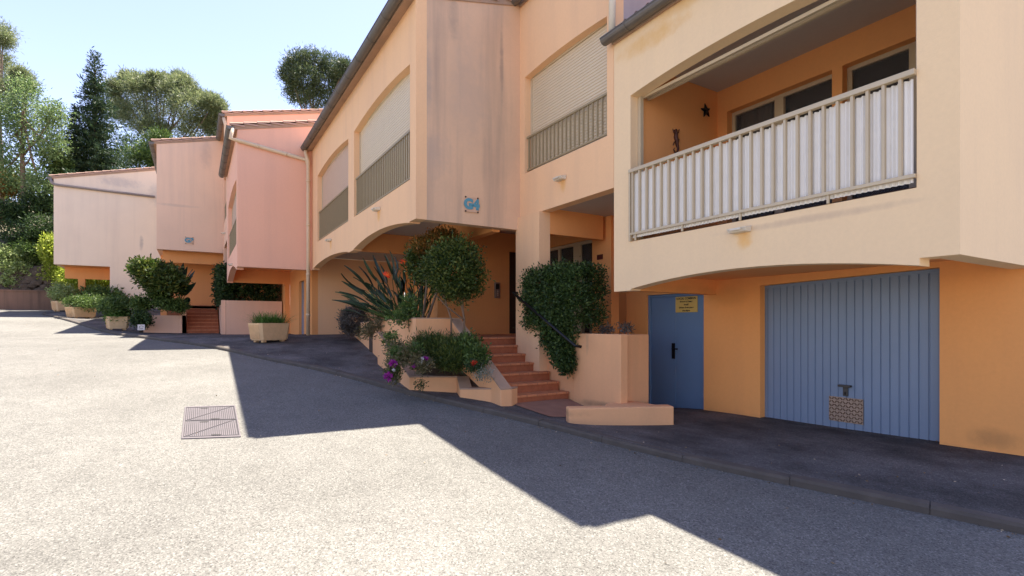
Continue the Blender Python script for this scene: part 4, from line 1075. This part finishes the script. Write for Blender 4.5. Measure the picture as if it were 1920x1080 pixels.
# bird of paradise
bp = thing('bird_of_paradise', 'large spiky dark-leaved plant with orange flowers in the upper planter', 'plant', (-11.0, 4.0, -.1))
mb = MB(); ms_ = MB()
def blade(mb, ms_, base, tip, Ll, Ww, bend):
    base = Vector(base); tip = Vector(tip); d = (tip - base); L_ = d.length; d.normalize()
    s0 = base; s1 = base + d * L_ * (1 - Ll) + Vector((0, 0, bend * .5))
    ms_.tube([s0, s0.lerp(s1, .5) + Vector((0, 0, bend * .3)), s1], [.013, .010, .007], 5)
    side = d.cross(Vector((RNG.normal(), RNG.normal(), .6))).normalized(); nrm = side.cross(d).normalized(); o = len(mb.v); n = 7
    for k in range(n):
        u = k / (n - 1); q = s1.lerp(tip, u) + nrm * (.06 * math.sin(u * math.pi)); w = Ww * (math.sin(math.pi * min(u * .9 + .08, 1)) ** .8) / 2 + .002
        mb.v += [tuple(q - side * w + nrm * .018), tuple(q), tuple(q + side * w + nrm * .018)]
    for k in range(n - 1):
        for j in range(2): mb.f.append((o + 3 * k + j, o + 3 * k + j + 1, o + 3 * (k + 1) + j + 1, o + 3 * (k + 1) + j))
cen = Vector((-11.1, 3.95, -.05)); EXTRA = [(x + random.uniform(-22, 22), y + random.uniform(-8, 34)) for x, y in [(640 + 3.6 * k, 558 - 1.3 * k) for k in range(56)]]
tips = [(622, 563), (628, 548), (640, 527), (640, 512), (645, 498), (662, 520), (668, 540), (672, 500), (680, 482), (690, 510), (700, 478), (706, 520), (712, 495), (720, 476),
        (730, 470), (736, 500), (745, 492), (762, 470), (755, 505), (770, 500), (778, 480), (790, 505), (800, 520), (650, 560), (660, 575), (684, 560), (694, 540), (705, 555), (716, 530),
        (740, 530), (752, 540), (765, 530), (785, 545), (800, 560), (724, 560), (738, 480), (700, 500), (684, 530), (655, 538), (790, 480), (775, 515), (812, 540), (808, 500)]
for (px, py) in tips + EXTRA:
    tt = RNG.uniform(10.8, 12.2); tip = at_t(px, py, tt); b = cen + Vector((RNG.uniform(-.35, .35), RNG.uniform(-.12, .2), 0))
    if px > 760: b += Vector((.7, 0, 0)); 
    blade(mb, ms_, b, tip, RNG.uniform(.30, .44), RNG.uniform(.045, .085), RNG.uniform(.0, .10))
mb.build('leaves', L['strel'], bp, smooth=True); ms_.build('stems', L['mid'], bp, smooth=True)
for (px, py) in ((724, 517), (755, 494)):
    f = at_t(px, py, 10.7); mb = MB()
    for k in range(7):
        a = R(-50 + k * 28); L_ = .10; dirv = (RT * math.sin(a) + Vector((0, 0, math.cos(a)))).normalized(); mb.tube([f, f + dirv * L_ * .6, f + dirv * L_], [.014, .020, .003], 5)
    mb.build('flower', L['orangef'], bp)
# small sapling
sp = thing('sapling', 'small leafy sapling with thin stem in front of the spiky plant', 'sapling', at_t(768, 640, 9.7))
c = at_t(757, 596, 9.7); c2 = at_t(766, 570, 9.7)
P, D = blob_points([(c, (.30, .25, .15)), (c2, (.15, .15, .20))], 44, 15, .045, shell=(.3, 1.0)); leaves('crown', L['mid'], P, D, (.04, .085), (.02, .04), sp)
mb = MB(); mb.tube([at_t(772, 645, 9.7), at_t(766, 610, 9.7), c2], [.014, .012, .006], 6); mb.build('stem', M['bark_pale'], sp, smooth=True)
# grey round bush
c = at_t(664, 603, 15.9)
gb = shrub_at('shrub', 'round grey-brown bush against the wall left of the spiky plant', 'shrub', [(c, (.47, .42, .42))], 200, 44, .06, (.05, .11), (.012, .024), L['grey'], (c.x, c.y, c.z - .4), shell=(.6, 1.0))
c = at_t(703, 610, 12.2)
shrub_at('shrub', 'sprawling olive shrub between the grey bush and the planter corner', 'shrub', [(c, (.22, .2, .14)), (at_t(690, 622, 12), (.2, .2, .12)), (at_t(712, 590, 11.8), (.2, .2, .3))], 36, 14, .06, (.05, .1), (.015, .03), L['olive'], (c.x, c.y, c.z - .3), shell=(.2, 1.0))
# lower planter fill
def solid(c, r): pass
c = at_t(838, 652, 8.85)
shrub_at('shrub', 'feathery dark green shrub filling the low planter by the steps', 'shrub', [(at_t(832, 658, 8.9), (.46, .30, .20)), (at_t(803, 650, 9.1), (.26, .26, .16)), (at_t(868, 658, 8.75), (.24, .2, .18)), (at_t(845, 674, 8.6), (.28, .16, .12))], 130, 34, .06, (.05, .11), (.008, .018), L['ball'], (c.x, c.y, c.z - .3), shell=(.4, 1.0), updir=.6)
shrub_at('shrub', 'broad-leaved light green shrub at the step side of the low planter', 'shrub', [(at_t(876, 648, 8.7), (.22, .2, .16)), (at_t(893, 668, 8.4), (.15, .15, .12))], 60, 18, .06, (.05, .10), (.02, .04), L['mid'], at_t(880, 665, 8.7), shell=(.3, 1.0))
ft = shrub_at('flowering_plant', 'trailing succulent with purple flowers spilling over the planter corner', 'plant', [(at_t(745, 655, 8.9), (.24, .2, .14)), (at_t(768, 668, 8.6), (.2, .2, .15)), (at_t(740, 690, 8.55), (.10, .1, .22)), (at_t(790, 682, 8.5), (.2, .15, .1))], 70, 22, .05, (.03, .07), (.012, .025), L['olive'], at_t(760, 680, 8.7), shell=(.2, 1.0))
P, D = blob_points([(at_t(733, 634, 9.0), (.14, .12, .12)), (at_t(745, 665, 8.6), (.18, .12, .12)), (at_t(738, 695, 8.5), (.08, .08, .18)), (at_t(775, 655, 8.6), (.2, .12, .08))], 26, 18, .04, shell=(.2, 1)); leaves('leaves', L['mid'], P, D, (.03, .07), (.012, .03), ft)
def bloom(par, px, py, t, r, mat, name='flower', n=60):
    f = np.array(at_t(px, py, t)); D = RNG.normal(size=(n, 3)) * np.array([1, 1, .8]); P = f + D / np.linalg.norm(D, axis=1)[:, None] * r * .15
    leaves(name, mat, P, D, (r * .8, r * 1.1), (r * .25, r * .4), par)
for (px, py, r) in ((737, 682, .075), (728, 706, .085), (798, 672, .05), (777, 686, .045)): bloom(ft, px, py, 8.4, r, L['purple'])
for (px, py) in ((790, 678), (792, 672), (738, 694)): bloom(ft, px, py, 8.35, .03, L['white'])
rf_ = shrub_at('flowering_plant', 'small plant with one red flower at the low end of the planter', 'plant', [(at_t(888, 688, 8.15), (.16, .12, .09))], 30, 18, .04, (.03, .06), (.012, .025), L['dark'], at_t(888, 700, 8.15), shell=(.2, 1))
bloom(rf_, 889, 681, 8.05, .055, L['redf'])
shrub_at('shrub', 'small silver-grey plant at the tip of the low planter', 'shrub', [(at_t(908, 702, 8.05), (.16, .12, .07))], 30, 18, .04, (.02, .05), (.008, .018), L['silver'], at_t(908, 712, 8.05), shell=(.2, 1))
shrub_at('weed', 'weed with white flower growing from the foot of the low planter', 'weed', [(at_t(788, 722, 8.35), (.14, .08, .07))], 16, 14, .03, (.02, .05), (.01, .02), L['dark'], at_t(788, 735, 8.4), shell=(.2, 1))
# hedge
hd = thing('hedge', 'square-cut dark green hedge overhanging the near steps', 'hedge', (-7.5, 5.75, -.25))
def box_points(x0, x1, y0, y1, z0, z1, n, per, cr):
    P = np.stack([RNG.uniform(x0, x1, n), RNG.uniform(y0, y1, n), RNG.uniform(z0, z1, n)], 1)
    ax = RNG.integers(0, 5, n)
    P[ax == 0, 1] = y0; P[ax == 1, 0] = x1; P[ax == 2, 2] = z1; P[ax == 3, 1] = y0; P[ax == 4, 0] = x0
    Q = (P[:, None, :] + RNG.normal(size=(n, per, 3)) * cr).reshape(-1, 3)
    c = np.array([(x0 + x1) / 2, (y0 + y1) / 2, (z0 + z1) / 2]); D = (Q - c) * .5 + RNG.normal(size=Q.shape) * .6
    return Q, D
Q1, D1 = box_points(-8.02, -6.76, 5.20, 5.95, .0, .92, 680, 34, .06)
b1, e1 = blob_points([(Vector((-7.3, 5.34, -.12)), (.5, .16, .30)), (Vector((-7.15, 5.34, -.42)), (.26, .12, .28)), (Vector((-7.0, 5.34, -.62)), (.11, .08, .18))], 120, 30, .05, shell=(.4, 1.0), updir=-.3)
leaves('foliage', L['hedge'], np.concatenate([Q1, b1]), np.concatenate([D1, e1]), (.035, .075), (.018, .035), hd)
mb = MB()
for x in (-8.0, -7.6, -7.1, -6.9): mb.tube([(x, 5.8, -.3), (x + .05, 5.75, .3), (x - .03, 5.7, .7)], [.025, .02, .01], 6)
mb.build('stems', M['bark'], hd)
shrub_at('shrub', 'dry low plant lying on the box planter by the blue steel door', 'shrub', [(at(1176, 616, Y=5.85), (.16, .1, .05)), (at(1135, 620, Y=5.8), (.2, .1, .03))], 20, 14, .03, (.03, .07), (.01, .02), L['grey'], at(1170, 625, Y=5.85), shell=(.2, 1))
# second entrance plants
c = at_t(300, 528, 20.6)
shrub_at('shrub', 'rounded dark green bush in the low pink planter before the far steps', 'shrub', [(at_t(298, 518, 20.6), (.78, .7, .42)), (at_t(278, 505, 20.6), (.45, .5, .28)), (at_t(318, 530, 20.6), (.55, .5, .30))], 130, 36, .10, (.10, .2), (.05, .09), L['ball'], (c.x, c.y, .3), shell=(.65, 1.0))
c = at_t(296, 572, 20.3)
shrub_at('shrub', 'low mixed shrubbery under the rounded bush left of the far steps', 'shrub', [(at_t(268, 570, 20.6), (.35, .4, .22)), (at_t(310, 568, 20.8), (.6, .4, .22)), (at_t(334, 574, 20.8), (.25, .3, .16)), (at_t(300, 552, 20.8), (.5, .4, .2))], 80, 24, .08, (.08, .16), (.03, .06), L['mid'], (c.x, c.y, .2), shell=(.3, 1.0))
shrub_at('shrub', 'small dark shrub on the ground at the planter end before the far steps', 'shrub', [(at_t(264, 598, 20.0), (.38, .35, .28))], 90, 30, .07, (.06, .12), (.03, .05), L['dark'], at_t(264, 614, 20.0), shell=(.3, 1.0))
yk = thing('spiky_plant', 'spiky dark blade-leaved plant sticking out beside the far rounded bush', 'plant', at_t(335, 575, 21.2))
mb = MB(); ms_ = MB()
for (px, py) in ((366, 508), (362, 518), (368, 530), (360, 545), (352, 500), (344, 493), (318, 487), (356, 560), (350, 572), (335, 500), (349, 535), (362, 505), (340, 515)):
    blade(mb, ms_, at_t(335, 572, 21.2), at_t(px, py, 21.2 + RNG.uniform(-.4, .4)), .6, .22, .1)
mb.build('leaves', L['strel'], yk, smooth=True); ms_.build('stems', L['mid'], yk)
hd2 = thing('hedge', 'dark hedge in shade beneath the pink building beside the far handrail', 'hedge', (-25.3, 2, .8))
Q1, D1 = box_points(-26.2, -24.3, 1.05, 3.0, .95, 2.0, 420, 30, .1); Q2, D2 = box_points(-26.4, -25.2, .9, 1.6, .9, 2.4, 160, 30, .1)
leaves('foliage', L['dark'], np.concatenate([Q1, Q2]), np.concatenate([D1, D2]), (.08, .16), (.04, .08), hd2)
p = at_t(265, 612, 19.2)
t = thing('marker_box', 'small white box with a grey emblem on the pavement under the dark shrub', 'box', (p.x, p.y, p.z - .12))
mb = MB(); mb.box(p.x - .05, p.x + .05, p.y - .11, p.y + .11, p.z - .14, p.z + .07); mb.build('box_body', plain('white_paint', (.7, .66, .64), .5), t, bevel=.006)
mb = MB(); mb.tube([(p.x + .0505 , p.y + .06 * math.cos(a), p.z - .03 + .055 * math.sin(a)) for a in np.linspace(0, 5.6, 14)], .012, 6); mb.build('emblem', M['chrome'], t)

# left side: retaining wall, rubble, bushes
mb = MB()
xw = -41.9
prof = []
mb.box(xw - .35, xw, -60, -7.2, .3, 1.98); mb.box(xw - .40, xw + .05, -60, -7.15, 1.98, 2.06)
one(mb, 'retaining_wall', M['retain'], 'stained low retaining wall at the far left edge of the road', 'wall')
mb = MB()
for row in range(6):
    for k in range(64):
        y = -27 + k * .48 + RNG.uniform(-.12, .12) + (row % 2) * .24; z = 2.05 + row * .27 + RNG.uniform(-.06, .06); r_ = RNG.uniform(.24, .36)
        c = Vector((-42.55 - row * .06, y, z))
        bm = bmesh.new(); bmesh.ops.create_icosphere(bm, subdivisions=1, radius=r_)
        for v in bm.verts: v.co = Vector((v.co.x * .8, v.co.y * 1.1, v.co.z * .8)) * (1 + RNG.uniform(-.16, .16)) + c
        mb.add([v.co for v in bm.verts], [[v.index for v in f.verts] for f in bm.faces]); bm.free()
mb.box(-42.95, -42.7, -60, 3, .5, 3.45)
one(mb, 'rubble_wall', M['rock'], 'rough natural stone wall above the low retaining wall', 'wall')

def tree_limbs(par, base, top, r0, limbs, mat, seed=0):
    mb = MB(); base = Vector(base); top = Vector(top); pts = []
    for i in range(7):
        u = i / 6; q = base.lerp(top, u) + Vector((math.sin(u * 5 + seed) * .12, math.cos(u * 4 + seed) * .12, 0)) * (u > 0); pts.append(q)
    mb.tube(pts, [r0 * (1 - .8 * i / 6) for i in range(7)], 9)
    for (u, tip) in limbs:
        a = base.lerp(top, u); tip = Vector(tip); m = a.lerp(tip, .5) + Vector((0, 0, -.08 * (tip - a).length)); mb.tube([a, m, tip], [r0 * .45 * (1 - u * .5), r0 * .28, .02], 6)
    mb.build('trunk', mat, par, smooth=True)
def make_tree(label, px, t, base_z, top_py, blobs_px, mat, bark, clumps, per, cr, Lr, Wr, name='tree', group=None, shell=(.45, 1.0), flat=1.0):
    b = at_t(px, 600, t); base = (b.x, b.y, base_z if base_z is not None else hill_z(b.x, b.y) - .2)
    tr = thing(name, label, 'tree', base, group)
    blobs = []
    for (x, y, rx, ry) in blobs_px:
        tt = t + RNG.uniform(-1.2, 1.2) ; c = at_t(x, y, tt); blobs.append((c, (rx * tt / FPX, rx * tt / FPX, ry * tt / FPX)))
    P, D = blob_points(blobs, clumps, per, cr, shell=shell, flat=flat); leaves('crown', mat, P, D, Lr, Wr, tr)
    top = at_t(px, top_py, t)
    tree_limbs(tr, base, top, .22 if name != 'bush' else .05, [(RNG.uniform(.45, .9), c) for c, r in blobs], bark)
    return tr
G = 'trees on the hillside beyond the left building'
# pale young tree at left
make_tree('slender light green tree with pale straight trunk at the left', 45, 35, None, 190,
          [(45, 205, 34, 38), (75, 235, 34, 36), (20, 260, 34, 40), (60, 290, 42, 40), (100, 215, 20, 20), (20, 215, 22, 25), (35, 340, 30, 26), (75, 345, 26, 22), (95, 270, 22, 28), (5, 320, 30, 34), (50, 165, 16, 14)],
          L['light'], M['bark_pale'], 130, 13, .26, (.10, .22), (.05, .10), group=G)
make_tree('tall pine cropped by the left photo edge', 2, 40, None, 70,
          [(-5, 60, 26, 20), (5, 75, 14, 9), (-10, 110, 28, 16), (0, 140, 26, 24), (12, 175, 34, 20), (-10, 190, 40, 30), (45, 150, 13, 9), (38, 140, 8, 6)],
          L['pine'], M['bark'], 110, 26, .22, (.18, .36), (.02, .05), group=G)
# dark fir
ft_ = at_t(178, 500, 38); fz = hill_z(ft_.x, ft_.y)
fr = thing('fir_tree', 'dark pointed conifer rising above the leftmost roof', 'tree', (ft_.x, ft_.y, fz), G)
topz = at_t(176, 98, 38).z; H = topz - fz; P = []; D = []
for i in range(620):
    u = RNG.uniform(0, 1) ** .75; z = topz - u * (H * .82); rmax = .18 + 2.55 * u ** 1.0 * (1 + .32 * math.sin(i * 1.7)); a = RNG.uniform(0, 2 * math.pi)
    L_ = rmax * RNG.uniform(.55, 1.12); dr = Vector((math.cos(a), math.sin(a), .25)); n = max(10, int(L_ * 42))
    s = np.linspace(.05, 1, n)[:, None]; base = np.array([ft_.x, ft_.y, z]); pts = base + np.array(dr)[None] * L_ * s - np.array([0, 0, 1.0]) * (s ** 2) * L_ * .22
    pts += RNG.normal(size=pts.shape) * (.05 + .10 * (1 - s)); P.append(pts); D.append(np.array(dr)[None] * .6 + RNG.normal(size=pts.shape) * .5 + np.array([0, 0, .3]))
# second leader
for i in range(260):
    u = RNG.uniform(0, 1); c2 = at_t(142, 200, 37.5); z = c2.z + 0 - u * 7.5; a = RNG.uniform(0, 6.28); L_ = (.12 + 1.5 * u) * RNG.uniform(.6, 1.1); n = max(8, int(L_ * 40)); s = np.linspace(.05, 1, n)[:, None]
    dr = np.array([math.cos(a), math.sin(a), .3]); pts = np.array([c2.x, c2.y, z]) + dr * L_ * s + RNG.normal(size=(n, 3)) * .08; P.append(pts); D.append(dr * .6 + RNG.normal(size=pts.shape) * .5)
leaves('crown', L['fir'], np.concatenate(P), np.concatenate(D), (.14, .30), (.04, .09), fr)
mb = MB(); mb.tube([(ft_.x, ft_.y, fz - .3), (ft_.x, ft_.y, topz - .3)], [.25, .03], 8); mb.build('trunk', M['bark'], fr)
make_tree('broad feathery pine behind the leftmost building', 300, 50, None, 230,
          [(235, 180, 34, 30), (270, 165, 34, 24), (300, 190, 42, 32), (330, 170, 26, 24), (320, 230, 46, 34), (355, 200, 34, 30), (385, 215, 32, 28), (370, 250, 40, 26), (250, 215, 36, 28), (345, 160, 18, 12), (400, 195, 16, 14), (400, 235, 22, 22), (225, 205, 18, 20), (285, 240, 30, 24), (262, 155, 20, 12), (215, 165, 10, 12), (310, 152, 10, 8), (366, 178, 12, 10), (412, 205, 8, 12), (240, 148, 12, 7), (290, 148, 10, 6), (340, 148, 10, 8), (392, 188, 10, 8)],
          L['pine'], M['bark'], 210, 15, .22, (.22, .45), (.03, .07), group=G)
make_tree('dark dense pine seen above the roof of the middle building', 590, 46, 4.0, 130,
          [(560, 120, 26, 20), (590, 115, 30, 20), (620, 125, 28, 20), (645, 130, 18, 16), (545, 140, 20, 22), (575, 150, 34, 26), (610, 160, 34, 28), (560, 175, 26, 18), (595, 190, 36, 20), (640, 160, 22, 24)],
          leafmat('leaf_pine_dark', (.04, .065, .03), (.075, .11, .045), (.15, .18, .08), .25), M['bark'], 170, 18, .2, (.2, .4), (.03, .07), group=G)
make_tree('small pine filling the gap behind the leftmost roof', 265, 46, None, 280,
          [(250, 275, 30, 20), (275, 290, 30, 20), (230, 300, 30, 18), (290, 300, 20, 14), (300, 262, 20, 12)], L['mid'], M['bark'], 90, 26, .28, (.2, .4), (.04, .08), group=G)
# hillside bushes (each a thing)
bushes = [(15, 395, 33.5, 26, 26, 'dark', 'dark rounded bush left of the pale trunk'), (70, 380, 34.5, 24, 22, 'dark', 'dark bush right of the pale trunk under the trees'), (100, 300, 36, 26, 32, 'mid', 'mid-green bush leaning over the leftmost roof corner'), (120, 330, 37, 26, 36, 'dark', 'dark bush hidden at the leftmost roof edge'),
          (5, 345, 36, 24, 22, 'red', 'reddish bush at the left photo edge'), (30, 440, 33.0, 42, 30, 'dark', 'dark undergrowth bush below the pale trunk'), (80, 430, 33.2, 32, 30, 'dark', 'dark shrub beside the leftmost building wall'), (60, 470, 32.6, 36, 22, 'mid', 'green shrub trailing over the stone wall top'),
          (15, 480, 32.0, 30, 16, 'bright', 'pale sunlit leafy shrub at the far left'), (25, 505, 31.8, 22, 11, 'bright', 'pale sunlit shrub hanging low over the stone wall'), (10, 530, 31.5, 16, 8, 'bright', 'light green plant just above the retaining wall'), (94, 470, 32.1, 12, 26, 'yellow', 'yellow-green climber against the leftmost wall corner'),
          (110, 515, 32.5, 22, 18, 'yellow', 'bright yellow-green bush under the leftmost building overhang'), (140, 527, 32.5, 30, 16, 'yellow', 'yellow-green bush seen beneath the leftmost building'), (185, 532, 33.1, 30, 16, 'yellow', 'sunny bush at the back of the leftmost undercroft'), (195, 557, 28.5, 26, 13, 'mid', 'dark spreading shrub at the foot of the leftmost wall'), (165, 560, 29, 24, 10, 'mid', 'flat-topped green shrub behind the long trough')]
cnt = 0
for (px, py, t, rx, ry, m, lab) in bushes:
    c = at_t(px, py, t); r1 = rx * t / FPX; r2 = ry * t / FPX
    shrub_at('bush', lab, 'bush', [(c, (r1, r1, r2)), (c + Vector((0, r1 * .5, -r2 * .3)), (r1 * .7, r1 * .7, r2 * .7))], 90, 22, .17, (.10, .22), (.05, .10), L[m], (c.x, c.y, c.z - r2), shell=(.4, 1.0),
             stems=[([(c.x, c.y, c.z - r2 - .4), (c.x, c.y, c.z)], [.05, .02])])
# continuous far wood behind everything on the hill
P, D = [], []
for i in range(900):
    x = RNG.uniform(-95, -50); y = RNG.uniform(-60, 34); z = hill_z(x, y) + RNG.uniform(.3, 4.5); q = np.array([x, y, z]) + RNG.normal(size=(26, 3)) * np.array([.9, .9, .7]); P.append(q); D.append(RNG.normal(size=q.shape))
for i in range(700):
    x = RNG.uniform(-58, -43.6); y = RNG.uniform(-60, -13.5); z = hill_z(x, y) + RNG.uniform(.1, 1.6 + (-43.6 - x) * .3); q = np.array([x, y, z]) + RNG.normal(size=(26, 3)) * np.array([.6, .6, .5]); P.append(q); D.append(RNG.normal(size=q.shape))
leaves('undergrowth', L['mid'], np.concatenate(P), np.concatenate(D), (.3, .6), (.15, .3), None, base=(0, 0, 0), kind='stuff')

# dry leaves and grit blown along the kerb and the pavement
P = []; D = []
for i in range(900):
    x = RNG.uniform(-30, 1); k = RNG.uniform(0, 1)
    if k < .5: y = kerb_y(x) - abs(RNG.normal()) * .06 - .02; z = rz(x) + .006
    elif k < .85: y = kerb_y(x) + .15 + abs(RNG.normal()) * .8; z = pz(x, y) + .006
    else: y = kerb_y(x) - RNG.uniform(.2, 5); z = rz(x) + .006
    P.append((x, y, z)); D.append((RNG.normal(), RNG.normal(), .08))
leaves('leaf_litter', leafmat('dry_leaf', (.10, .06, .03), (.26, .17, .09), (.55, .45, .33), .1), P, D, (.012, .035), (.008, .02), None, base=(0, 0, 0), kind='stuff')
